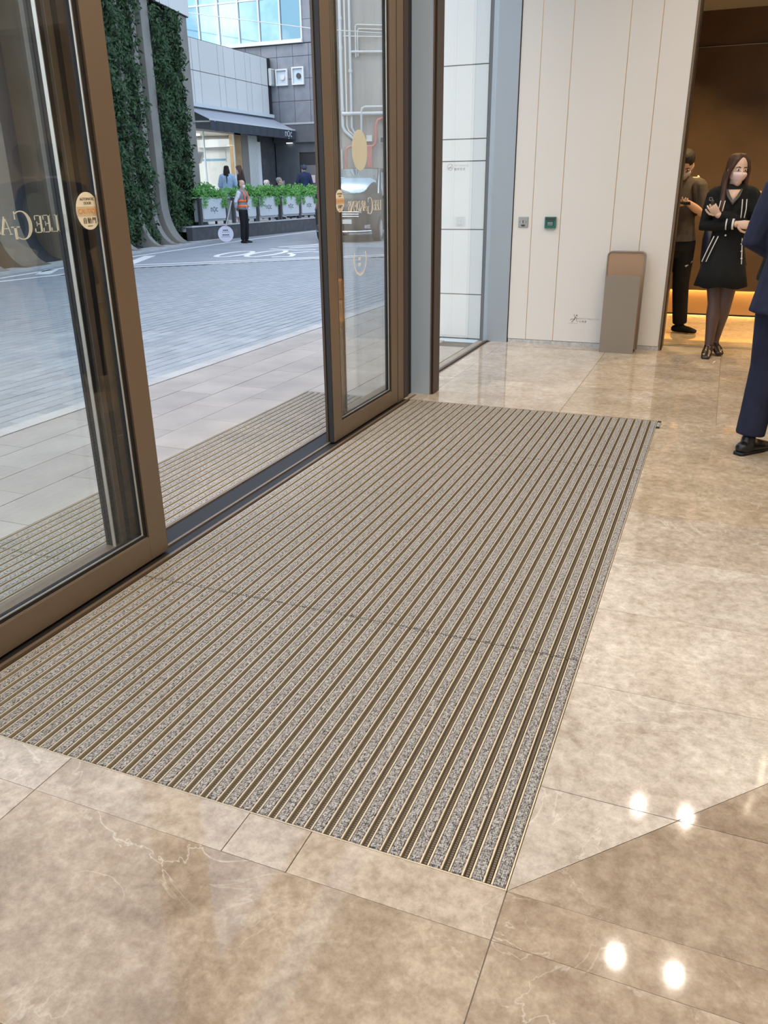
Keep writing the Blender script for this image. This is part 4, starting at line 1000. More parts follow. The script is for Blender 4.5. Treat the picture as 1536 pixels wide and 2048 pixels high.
unit(-17.12, -16.58, 5.42, 6.06, 'right white framed wall unit with a dark round vent cap', True)
su = empty('wall_cabinet', (-18.02, YD, 5.42), 'narrow rounded white cabinet at the edge of the white building', 'cabinet')
build(MB().prism(rounded(-18.06, -17.94, 5.42, 6.05, 0.05), 0.30, 'y', YD-0.31), 'body', MT['white_clad'], su); build(MB().box(-17.94, -17.92, YD-0.28, YD-0.02, 5.46, 6.0), 'side_vent', MT['plate_grey'], su)
# gauges and papers on the lower wall
MT['red'] = M('red_enamel', (0.42, 0.06, 0.06), 0.4)
for x, z, m, lb in ((-18.60, 2.80, MT['white_clad'], 'round white dial on the dark wall'), (-18.25, 2.79, MT['red'], 'round red fire alarm bell on the dark wall')):
    g_ = empty('wall_bell', (x, YD-0.06, z), lb, 'alarm')
    build(MB().disc((x, YD-0.065, z), (0, -1, 0), 0.14, 0.06, 20), 'rim', m, g_); build(MB().disc((x, YD-0.125, z), (0, -1, 0), 0.06, 0.015, 16), 'hub', MT['plate_white'], g_)
    build(MB().box(x-0.03, x+0.05, YD-0.10, YD-0.065, z-0.24, z-0.17), 'tag_plate', m, g_)
for x, z, s in ((-17.84, 1.50, 0.26), (-16.35, 1.75, 0.22)):
    pn = build(MB().box(x-s/2, x+s/2, YD-0.075, YD-0.065, z, z+s*1.35), 'paper_notice', M('pinkish_paper', (0.62, 0.52, 0.50), 0.7), loc=(x, YD-0.07, z)); tag(pn, 'pale paper notice on the grey door' if x > -17 else 'pale paper notice behind the seated men', 'notice')
sr = empty('metal_screen', (-17.5, YD-1.2, 0.45), 'thin white metal railing frame behind the seated men', 'railing')
build(MB().tube([(-17.98, YD-1.2, 0.45), (-17.98, YD-1.2, 1.62), (-17.1, YD-1.2, 1.66), (-17.1, YD-1.2, 0.45)], 0.02, n=8), 'frame_tube', MT['white_clad'], sr)
# striped barrier at the end of the planters
bz = empty('striped_barrier', (-15.3, 30.75, 0.46), 'black and white striped barrier board at the end of the planters', 'barrier')
build(MB().prism([(30.52, 0.50), (30.98, 0.50), (30.90, 1.20), (30.72, 1.20)], 0.03, 'x', -15.30), 'board', MT['plate_white'], bz)
for k in range(3): build(MB().add([(-15.265, 30.56+0.02*k, 0.54+0.20*k), (-15.265, 30.93-0.02*k, 0.66+0.20*k), (-15.265, 30.93-0.02*k, 0.74+0.20*k), (-15.265, 30.56+0.02*k, 0.62+0.20*k)], [(0, 1, 2, 3)]), 'stripe', MT['print_black'], bz)
build(MB().box(-15.40, -15.20, 30.50, 31.0, 0.46, 0.51), 'base', MT['print_black'], bz)

# ------------------------------------------------------------------ rendered wall with pipes
WE = Vector((0.9250, 0.3800, 0)).normalized(); WN = Vector((WE.y, -WE.x, 0)); WP = Vector((-15.4, 32.3, 0))
def Wp(s, n, z): return tuple(WP + WE*s + WN*n + Vector((0, 0, z)))
def wbox(s0, s1, n0, n1, z0, z1):
    return MB().add([Wp(s0,n0,z0),Wp(s1,n0,z0),Wp(s1,n1,z0),Wp(s0,n1,z0),Wp(s0,n0,z1),Wp(s1,n0,z1),Wp(s1,n1,z1),Wp(s0,n1,z1)], [(0,1,2,3),(4,7,6,5),(0,4,5,1),(1,5,6,2),(2,6,7,3),(3,7,4,0)])
MT['render'] = M('stained_grey_render', (0.33, 0.315, 0.30), 0.85, var=(0.9, (0.40, 0.385, 0.365), 0.35, 0.65), stretch=(1.6, 1.6, 0.35), bump=(40, 0.1))
MT['mosaic'] = M('grey_mosaic_strip', (0.36, 0.385, 0.40), 0.6, var=(18, (0.47, 0.49, 0.50), 0.45, 0.6))
MT['pipe'] = M('pale_grey_pipe', (0.56, 0.60, 0.63), 0.45)
MT['pipe_w'] = M('off_white_conduit', (0.66, 0.65, 0.62), 0.5)
MT['pipe_r'] = M('faded_red_pipe', (0.50, 0.17, 0.16), 0.5)
cb = empty('rendered_building', Wp(3, -1, 0), 'stained grey rendered building wall covered with pipes', 'building')
build(wbox(0.0, 12, -0.4, 0, 0, 14), 'rendered_wall', MT['render'], cb)
build(wbox(-0.1, 0.36, 0, 0.05, 0, 14), 'mosaic_strip', MT['mosaic'], cb)
def pipe(pts, r, m, nm='drain_pipe', off=0.10):
    P = [Vector(Wp(s, off, z)) for s, z in pts]
    build(MB().tube(P, r, n=10), nm, m, cb, smooth=True)
pipe([(0.48, 13.5), (0.47, 6.3), (0.48, 3.85), (0.56, 3.65), (0.95, 3.34), (1.0, 3.25), (1.0, 0)], 0.062, MT['pipe'])
pipe([(0.66, 13.5), (0.65, 3.85), (0.72, 3.66), (1.05, 3.40), (1.2, 3.3)], 0.028, MT['pipe_w'], 'conduit')
pipe([(0.84, 13.5), (0.84, 3.80), (0.92, 3.62), (1.15, 3.45)], 0.050, MT['pipe'])
pipe([(6, 7.20), (1.12, 7.38), (1.07, 7.33), (1.07, 6.28)], 0.026, MT['pipe_w'], 'conduit')
pipe([(6, 7.05), (1.20, 7.24), (1.15, 7.18), (1.15, 6.32)], 0.022, MT['pipe_w'], 'conduit')
pipe([(0.6, 7.0), (6, 6.86)], 0.018, MT['pipe_w'], 'conduit')
pipe([(0.84, 6.46), (6, 6.42)], 0.045, MT['pipe'])
pipe([(6, 4.52), (1.40, 4.52), (1.28, 4.47), (1.24, 4.35), (1.23, 3.3)], 0.045, MT['pipe'], off=0.22)
pipe([(0.50, 4.28), (6, 4.31)], 0.070, MT['pipe'], off=0.18)
pipe([(6, 4.12), (2.10, 4.12), (1.90, 4.05), (1.82, 3.88), (1.81, 3.22), (1.70, 3.09), (1.40, 3.08)], 0.058, MT['pipe_r'], 'fire_pipe', 0.16)
pipe([(1.4, 3.09), (0.76, 3.09), (0.63, 3.03), (0.58, 2.88), (0.56, 0)], 0.046, MT['pipe_r'], 'fire_pipe', 0.14)
for s, z in ((0.48, 7.6), (0.475, 6.6), (0.48, 4.45), (0.84, 5.8), (1.81, 3.6)):
    build(MB().tube([Wp(s, 0.10 if s < 1.5 else 0.16, z-0.05), Wp(s, 0.10 if s < 1.5 else 0.16, z+0.05)], 0.078, n=12, cap=False), 'pipe_collar', MT['pipe'] if s < 1.5 else MT['pipe_r'], cb)
build(wbox(1.46, 1.64, 0.0, 0.25, 0, 3.06), 'red_riser_cabinet', MT['pipe_r'], cb)
build(wbox(1.42, 1.66, 0.0, 0.16, 3.27, 3.50), 'white_box', MT['white_clad'], cb)
build(wbox(1.95, 2.18, 0.0, 0.10, 3.19, 3.45), 'vent_frame', MT['plate_grey'], cb); build(wbox(1.99, 2.14, 0.10, 0.105, 3.23, 3.41), 'vent_opening', MT['post'], cb)
build(wbox(0.38, 0.43, 0.0, 0.12, 0, 3.0), 'cable_cover', MT['white_clad'], cb)
# overhead cable
cbl = build(MB().tube([(-24.0, 29.6, 8.30), (-19.06, 28, 7.41), (-12.93, 26, 6.17), (-7.0, 24.0, 5.2)], 0.014, n=6), 'overhead_cable', MT['white_clad'], loc=(-19, 28, 7.4)); tag(cbl, 'thin white cable stretched across the street', 'cable')

# ------------------------------------------------------------------ dark people carrier in the street
def make_car(loc, rz):
    T = Matrix.Translation(Vector(loc)) @ Matrix.Rotation(rz, 4, 'Z') @ Matrix.Diagonal((1.03, 1.03, 1.10, 1))
    car = empty('car', loc, 'dark people carrier parked in the street behind the far door glass', 'car')
    cp = M('dark_car_paint', (0.040, 0.036, 0.033), 0.35, 0.1)
    ct_ = M('black_trim', (0.012, 0.012, 0.013), 0.4); ch = M('car_chrome', (0.75, 0.76, 0.78), 0.12, 1.0)
    ws = M('windscreen_glass', (0.50, 0.60, 0.63), 0.05, 0.8); hl = M('headlamp_lens', (0.65, 0.68, 0.70), 0.08, 0.4)
    # stations along y (0 front .. 4.8 rear): (y, z_low, z_belt, z_top, half width low, half width belt, half width top)
    S = [(0.00, .30, .72, .90, .70, .74, .60), (0.10, .24, .78, .98, .82, .84, .72), (0.40, .22, .86, 1.08, .90, .91, .82), (0.95, .22, .98, 1.19, .92, .92, .84),
         (1.05, .22, 1.00, 1.26, .92, .92, .82), (1.75, .22, 1.04, 1.74, .92, .92, .70), (2.10, .22, 1.05, 1.86, .92, .92, .68), (3.2, .22, 1.05, 1.92, .92, .92, .68), (4.5, .22, 1.05, 1.86, .91, .91, .67), (4.8, .30, 1.05, 1.60, .84, .84, .62)]
    mb = MB(); v = []
    for (y, zl, zb, zt, wl_, wb_, wt) in S:
        half = [(0, zl), (wl_*0.9, zl), (wl_, zl+0.12), (wb_+0.0, (zl+zb)/2), (wb_, zb), ((wb_+wt)/2+0.02, (zb+zt)/2+0.03), (wt, zt-0.04), (wt-0.10, zt), (0, zt+0.02)]
        v += [(x, y, z) for x, z in half] + [(-x, y, z) for x, z in half[-2:0:-1]]
    k = 16; f = []
    for i in range(len(S)-1):
        for j in range(k): f.append((i*k+j, i*k+(j+1) % k, (i+1)*k+(j+1) % k, (i+1)*k+j))
    f += [tuple(range(k))[::-1], tuple(range((len(S)-1)*k, len(S)*k))]
    body = build(mb.add(v, f).xf(T), 'body', cp, car, smooth=True)
    sd = body.modifiers.new('s', 'SUBSURF'); sd.levels = 2; sd.render_levels = 2
    def q(name, pts, m, th=0.012, par=car):
        mm = MB().add(pts, [tuple(range(len(pts)))]).xf(T); o = build(mm, name, m, par); s = o.modifiers.new('t', 'SOLIDIFY'); s.thickness = th; s.offset = 0; return o
    def patch(name, rows, m, par=car):
        n_ = len(rows[0]); v_ = [p for r_ in rows for p in r_]; f_ = [(i*n_+j, i*n_+j+1, (i+1)*n_+j+1, (i+1)*n_+j) for i in range(len(rows)-1) for j in range(n_-1)]
        o = build(MB().add(v_, f_).xf(T), name, m, par, smooth=True); s = o.modifiers.new('t', 'SOLIDIFY'); s.thickness = 0.012; s.offset = 0; return o
    patch('windscreen', [[(x*0.80, 0.98+0.10*abs(x)**2, 1.245-0.03*abs(x)) for x in (-1, -.6, -.2, .2, .6, 1)], [(x*0.735, 1.42+0.10*abs(x)**2, 1.565-0.02*abs(x)) for x in (-1, -.6, -.2, .2, .6, 1)], [(x*0.64, 1.95+0.08*abs(x)**2, 1.865-0.02*abs(x)) for x in (-1, -.6, -.2, .2, .6, 1)]], ws)
    patch('windscreen_edge', [[(x*0.85, 0.94+0.10*abs(x)**2, 1.215-0.03*abs(x)) for x in (-1, -.6, -.2, .2, .6, 1)], [(x*0.81, 0.985+0.10*abs(x)**2, 1.243-0.03*abs(x)) for x in (-1, -.6, -.2, .2, .6, 1)]], ch)
    for s in (-1, 1):
        build(MB().tube([Vector((s*0.84, 1.02, 1.22)), Vector((s*0.775, 1.50, 1.56)), Vector((s*0.70, 2.0, 1.86))], 0.022, n=8).xf(T), 'pillar_trim', ch, car, smooth=True)
        q('side_window', [(s*0.905, 1.35, 1.10), (s*0.80, 1.75, 1.52), (s*0.745, 2.05, 1.76), (s*0.745, 4.3, 1.76), (s*0.90, 4.5, 1.12)], ws)
        patch('headlamp', [[(s*0.46, 0.02, .86), (s*0.66, 0.085, .90), (s*0.845, 0.34, .95)], [(s*0.44, 0.0, .74), (s*0.68, 0.055, .75), (s*0.895, 0.33, .82)]], hl)
        q('fog_lamp', [(s*0.62, 0.02, .36), (s*0.78, 0.06, .36), (s*0.78, 0.06, .46), (s*0.62, 0.015, .44)], ch)
        build(MB().tube([(s*0.93, 1.42, 1.12), (s*1.03, 1.40, 1.16), (s*1.10, 1.40, 1.16)], [(0.04, 0.05), (0.07, 0.09), (0.06, 0.08)], n=10).xf(T), 'door_mirror', cp, car, smooth=True)
        for y in (0.92, 3.9):
            w = build(MB().tube([(s*0.72, y, 0.33), (s*0.935, y, 0.33)], 0.33, n=24, cap=False).xf(T), 'wheel', ct_, car)
            build(MB().tube([(s*0.935, y, 0.33), (s*0.945, y, 0.33)], 0.22, n=16, cap=False).xf(T), 'wheel_rim', ch, w)
    for k in range(3): build(MB().tube([(-0.46, -0.005, .66+.055*k), (0, -0.03, .665+.055*k), (0.46, -0.005, .66+.055*k)], 0.014, n=8).xf(T), 'grille_bar', ch, car)
    build(MB().tube([(-0.80, 0.07, .30), (-0.4, -0.03, .285), (0.4, -0.03, .285), (0.80, 0.07, .30)], 0.022, n=8).xf(T), 'bumper_trim', ch, car)
    q('number_plate', [(-0.26, -0.035, .48), (0.26, -0.035, .48), (0.26, -0.035, .59), (-0.26, -0.035, .59)], MT['white_clad'])
    q('lower_intake', [(-0.55, 0.0, .33), (0.55, 0.0, .33), (0.50, -0.012, .44), (-0.50, -0.012, .44)], ct_)
    return car
make_car((-10.42, 22.45, 0), R(12))
# stop sign leaning against the wall
ls = empty('lollipop_sign', (-14.22, 22.08, 0), 'round pale lollipop sign on a white pole beside the guard', 'sign')
ds = Vector((0.55, -0.83, 0.12)).normalized()
c = Vector((-14.21, 22.08, 0.235))
build(MB().disc(c, ds, 0.235, 0.02, 32), 'disc', M('pale_lilac_sign', (0.66, 0.67, 0.78), 0.4), ls)
build(MB().tube([c+Vector((0.02, 0.01, 0.22)), Vector((-13.93, 22.10, 1.17))], 0.020, n=8), 'pole', MT['white_clad'], ls)
sxv = Vector((0.83, 0.55, 0)).normalized(); syv = ds.cross(sxv)
for dz, w, h, n in ((0.105, 0.045, 0.032, 3), (0.055, 0.028, 0.018, 7), (-0.03, 0.045, 0.030, 4), (-0.085, 0.028, 0.018, 8)):
    mb = MB()
    for i in range(n):
        o_ = c + ds*0.0225 + syv*dz + sxv*((i-(n-1)/2)*w*1.18)
        mb.add([o_-sxv*w/2-syv*h/2, o_+sxv*w/2-syv*h/2, o_+sxv*w/2+syv*h/2, o_-sxv*w/2+syv*h/2], [(0, 1, 2, 3)])
    build(mb, 'print', MT['print_black'] if h > 0.02 else M('slate_print', (0.25, 0.27, 0.36), 0.6), ls)
# ------------------------------------------------------------------ people
SKIN = M('skin', (0.56, 0.36, 0.26), 0.5)
SKIN_L = M('light_skin', (0.66, 0.46, 0.36), 0.5)
SKIN_D = M('tan_skin', (0.42, 0.25, 0.16), 0.5)
EYE_W = M('eye_white', (0.75, 0.73, 0.70), 0.3); EYE_D = M('eye_dark', (0.03, 0.02, 0.015), 0.2); LIP = M('lips', (0.45, 0.18, 0.16), 0.5)
def cloth(name, c, rough=0.85, b=0.25): return M(name, c, rough, 0, 0.25, var=(14, tuple(x*0.8 for x in c), 0.4, 0.65), bump=(35, b))
V = Vector
def lerp(a, b, t): return V(a)+(V(b)-V(a))*t
class Figure:
    """local frame: x to the figure's right (image left when it faces us), y forward, z up, 1.70 m tall"""
    def __init__(s, name, label, loc, rz, h, pose, skin=SKIN, voxel=0.010, group=None):
        s.T = Matrix.Translation(V(loc)) @ Matrix.Rotation(rz, 4, 'Z') @ Matrix.Scale(h/1.70, 4)
        s.root = empty(name, loc, label, 'person', group); s.p = pose; s.vx = voxel*h/1.70; s.skin = skin
        P = dict(lean=(0, 0), head=(0, 0, 0), hipw=0.088, shw=0.172, chest=1.0, belly=1.0)
        P.update(pose); s.P = P
        s.hipz = P.get('hipz', 0.90)
    def up(s, x, y, z):
        """upper body point with lean applied"""
        k = max(0, (z-0.90)/0.60); lx, ly = s.P['lean']; return V((x+lx*k, y+ly*k, z-0.90+s.hipz))
    def sh(s, sd): return s.up(sd*s.P['shw'], 0, 1.385)
    def hip(s, sd): return V((sd*s.P['hipw'], 0, s.hipz-0.02))
    def arm(s, sd): a = s.P['armR' if sd > 0 else 'armL']; return s.sh(sd), V(a[0]), V(a[1])
    def leg(s, sd): a = s.P['legR' if sd > 0 else 'legL']; return s.hip(sd), V(a[0]), V(a[1]), V(a[2]).normalized()
    # --- tube sets, g = extra thickness
    def torso(s, mb, g=0.0, z0=0.86, z1=1.43, hem=None):
        c, b = s.P['chest'], s.P['belly']
        prof = [(0.84, .150*b, .105*b, 0), (0.95, .155*b, .112*b, 0), (1.08, .132*b, .100*b, 0.005), (1.18, .142*c, .108*c, .008), (1.28, .158*c, .115*c, .008), (1.36, .160*c, .100*c, 0), (1.41, .125, .080, -.006), (1.45, .075, .060, -.006)]
        pr = [q for q in prof if z0 <= q[0] <= z1]
        if hem: pr = [(hem[0], hem[1], hem[2], 0)] + pr
        mb.tube([s.up(0, q[3], q[0]) for q in pr], [(q[1]+g, q[2]+g) for q in pr], ref=(1, 0, 0), n=20, cap=(not hem, True))
    def shoulders(s, mb, g=0.0):
        for sd in (-1, 1): mb.tube([s.up(sd*0.05, -.005, 1.395), s.up(sd*0.13, 0, 1.39), s.sh(sd)], [.062+g, .060+g, .056+g], n=12)
    def arms(s, mb, g=0.0, upto=1.0, cuff=None, sides=(-1, 1)):
        for sd in sides:
            a, e, w = s.arm(sd)
            pts = [a, lerp(a, e, .5), e]; rr = [.056, .050, .043]
            if upto > 0.5:
                k = (upto-0.5)*2; pts += [lerp(e, w, .5*k), lerp(e, w, k)]; rr += [.040, .030+.010*(1-k)]
            else: pts[1:] = [lerp(a, e, upto), lerp(a, e, upto*2)]; rr = [.056, .053, .050]
            r = [x+g for x in rr]
            if cuff: r[-1] = cuff
            mb.tube(pts, r, n=12)
    def legs(s, mb, g=0.0, hem=None, upto=1.0, knee_g=None):
        for sd in (-1, 1):
            h, k, a, d = s.leg(sd)
            pts = [h, lerp(h, k, .35), lerp(h, k, .7), k, lerp(k, a, .3), lerp(k, a, .65), lerp(k, a, upto)]
            r = [.088+g, .082+g, .066+g, .055+g, .056+g, .043+g, .035+g]
            hm = True
            if hem: hm = False; r = [.092+g, .088+g, .080+g, .074+g, .071+g, .068+g, hem]
            mb.tube(pts, r, n=14, cap=(True, hm))
    def foot(s, mb, sd, g=0.0, sole=False):
        h, k, a, d = s.leg(sd); up = V((0, 0, 1)); az = a.z
        tip = s.P.get('toe_drop', {}).get(sd, 0.0)
        mb.tube([a - d*0.055 + V((0, 0, -az+0.035)) + up*s.P.get('lift', {}).get(sd, 0), a + d*0.0 + V((0, 0, -az+0.042)) + up*s.P.get('lift', {}).get(sd, 0), a + d*0.09 + V((0, 0, -az+0.034)) + up*s.P.get('lift', {}).get(sd, 0)*.6, a + d*0.165 + V((0, 0, -az+0.024))],
                [(.032+g, .034), (.036+g, .042), (.043+g, .033), (.034+g, .021)], ref=d.cross(up), n=14)
        mb.tube([a, a+V((0, 0, -az+0.05)) + up*s.P.get('lift', {}).get(sd, 0)], [.036+g*.6, .038+g*.6], n=12)
    def head_mat(s):
        yaw, pit, rol = s.P['head']
        o = s.up(0, 0.012, 1.500)
        return Matrix.Translation(o) @ Matrix.Rotation(R(yaw), 4, 'Z') @ Matrix.Rotation(R(pit), 4, 'X') @ Matrix.Rotation(R(rol), 4, 'Y') @ Matrix.Translation(V((0, 0, -0.028)))
    HEAD = [(0.000, .026, .026, .060), (.018, .043, .050, .040), (.045, .056, .070, .022), (.080, .066, .086, .010), (.120, .072, .094, .002), (.155, .0735, .097, -.002), (.190, .066, .088, -.004), (.213, .050, .068, -.005), (.226, .026, .036, -.006)]
    def head(s, mb):
        t = MB(); H = s.HEAD
        t.tube([(0, q[3], q[0]) for q in H], [(q[1], q[2]) for q in H], ref=(1, 0, 0), n=22, cap=(True, False))
        t.tube([(0, .088, .112), (0, .098, .092), (0, .110, .072), (0, .100, .064)], [(.008, .008), (.010, .010), (.014, .011), (.013, .008)], ref=(1, 0, 0), n=10)
        t.tube([(-.020, .084, .041), (0, .093, .043), (.020, .084, .041)], [.006, .009, .006], n=8)
        t.ell((0, .068, .012), (.024, .022, .017), 10, 8)
        for sd in (-1, 1):
            t.ell((sd*.074, -.008, .092), (.009, .020, .030), 10, 8); t.ell((sd*.030, .083, .122), (.024, .010, .007), 8, 6)
        mb.add(*(lambda q: (q.v, q.f))(t.xf(s.head_mat())))
        mb.tube([s.up(0, -.008, 1.40), s.up(0, 0, 1.47), s.head_mat() @ V((0, 0.0, .040))], [.058, .052, .050], n=14)
    def face(s, lips=True, eyes=True):
        hm = s.head_mat()
        for sd in (-1, 1):
            if eyes:
                e = build(MB().ell((sd*.030, .0845, .106), (.0150, .0070, .0075), 10, 8).xf(s.T @ hm), 'eye', EYE_W, s.root, True)
                build(MB().ell((sd*.030, .0890, .106), (.0070, .0040, .0070), 10, 8).xf(s.T @ hm), 'iris', EYE_D, e, True)
            build(MB().tube([(sd*.014, .0935, .124), (sd*.030, .0940, .129), (sd*.048, .0815, .125)], [.0030, .0038, .0025], n=6).xf(s.T @ hm), 'eyebrow', EYE_D, s.root, True)
        if lips: build(MB().tube([(-.022, .088, .041), (0, .099, .0425), (.022, .088, .041)], [.004, .0075, .004], n=8).xf(s.T @ hm), 'mouth', LIP, s.root, True)
    def hand(s, mb, sd, d, n, curl=35, spread=6, sc=1.0, fist=None):
        """d = pointing direction, n = back of hand; fingers curl away from n"""
        w = s.arm(sd)[2]; d = V(d).normalized(); n = V(n); n = (n-d*n.dot(d)).normalized(); x = d.cross(n)  # x across palm
        th = 1 if sd > 0 else -1
        mb.tube([w - d*.015, w + d*.02, w + d*.055, w + d*.085], [(.026*sc, .018*sc), (.032*sc, .016*sc), (.040*sc, .014*sc), (.038*sc, .011*sc)], ref=x, n=14)
        L = [.072, .080, .075, .058]
        for i in range(4):
            o = w + d*(.080-.006*abs(i-1.4))*sc + x*th*(.029-.0195*i)*sc
            a = 0.0; p = o; pts = [o - d*.012]; cc = curl if not isinstance(curl, (list, tuple)) else curl[i]
            sp = R((1.5-i)*spread)*th
            dd0 = d*math.cos(sp)+x*math.sin(sp)
            pts.append(p)
            for j, fr in enumerate((.45, .32, .23)):
                a += R(cc*(1.0 if j else .6)); dd = dd0*math.cos(a) - n*math.sin(a); p = p + dd*L[i]*fr*sc; pts.append(p)
            mb.tube(pts, [.0092*sc, .0092*sc, .0086*sc, .0078*sc, .0064*sc], n=9)
        o = w + d*.022*sc + x*th*.028*sc
        t1 = o + (d*.62 + x*th*.62 - n*.35).normalized()*.040*sc; t2 = t1 + (d*.85 + x*th*.20 - n*.45).normalized()*.032*sc; t3 = t2 + (d*.92 - n*.40).normalized()*.024*sc
        mb.tube([o - x*th*.012, o, t1, t2, t3], [.012*sc, .013*sc, .0108*sc, .0096*sc, .0075*sc], n=9)
    def body(s, hands=(), bare_legs=False):
        mb = MB(); s.torso(mb, -.004); s.shoulders(mb, -.006); s.arms(mb, -.002); s.legs(mb, -.006 if not bare_legs else 0)
        for sd in (-1, 1): s.foot(mb, sd, -.004)
        s.head(mb)
        me = remesh(mb.xf(s.T), s.vx, 3)
        if hands:   # fingers rooted in the palms join the same surface object
            hb = MB()
            for q in hands: s.hand(hb, **q)
            hb.xf(s.T); bm = bmesh.new(); bm.from_mesh(me)
            vs = [bm.verts.new(p) for p in hb.v]
            for f in hb.f: bm.faces.new([vs[i] for i in f])
            bm.to_mesh(me); bm.free()
        return put('body', me, s.skin, s.root, True)
    def garment(s, name, fn, m, voxel=None, smooth=3, rm=True):
        mb = MB(); fn(mb); mb.xf(s.T)
        if rm: me = remesh(mb, (voxel or s.vx), smooth)
        else:
            me = bpy.data.meshes.new(name); me.from_pydata(mb.v, [], mb.f)
        return put(name, me, m, s.root, True)
    def shoes(s, g, m):
        for sd in (-1, 1): s.garment('shoe', lambda mb: s.foot(mb, sd, g), m)
    def on_head(s, name, mb, m, rm=True, voxel=None):
        mb.xf(s.T @ s.head_mat())
        me = remesh(mb, voxel or s.vx*0.8, 2) if rm else None
        if me is None: me = bpy.data.meshes.new(name); me.from_pydata(mb.v, [], mb.f)
        return put(name, me, m, s.root, True)
    def hair_cap(s, back=-.014, g=.008, z0=.09, front=.0):
        t = MB(); H = [q for q in s.HEAD if q[0] >= z0]
        pts = [(0, -.030, z0-.035)]; rr = [(.058, .058)]
        for q in H:
            k = min(1, max(0, (q[0]-.15)/.06)); pts.append((0, q[3]+back*(1-.55*k), q[0]+.004+.006*k)); rr.append((q[1]+g, q[2]+g*(.3+.7*k)))
        t.tube(pts, rr, ref=(1, 0, 0), n=20, cap=(True, False)); return t
    def mask(s, m):
        t = MB(); rows = []
        for z, w, y0 in ((.010, .030, .086), (.032, .050, .101), (.052, .060, .112), (.072, .064, .121), (.090, .061, .110)):
            rows.append([(x*w, y0-.050*abs(x)**2.2, z) for x in (-1, -.75, -.45, -.15, .15, .45, .75, 1)])
        n_ = 8; v = [p for r in rows for p in r]; f = [(i*n_+j, i*n_+j+1, (i+1)*n_+j+1, (i+1)*n_+j) for i in range(4) for j in range(n_-1)]
        o = s.on_head('face_mask', t.add(v, f), m, rm=False)
        q = o.modifiers.new('t', 'SOLIDIFY'); q.thickness = 0.003; q.offset = 1
        u = o.modifiers.new('s', 'SUBSURF'); u.levels = 1; u.render_levels = 1
        lp = MB()
        for sd in (-1, 1):
            lp.tube([(sd*.055, .058, .078), (sd*.074, .015, .100), (sd*.079, -.012, .100), (sd*.074, .010, .060), (sd*.048, .050, .030)], .0016, n=5)
        s_ = s.on_head('ear_loop', lp, m, rm=False); return o

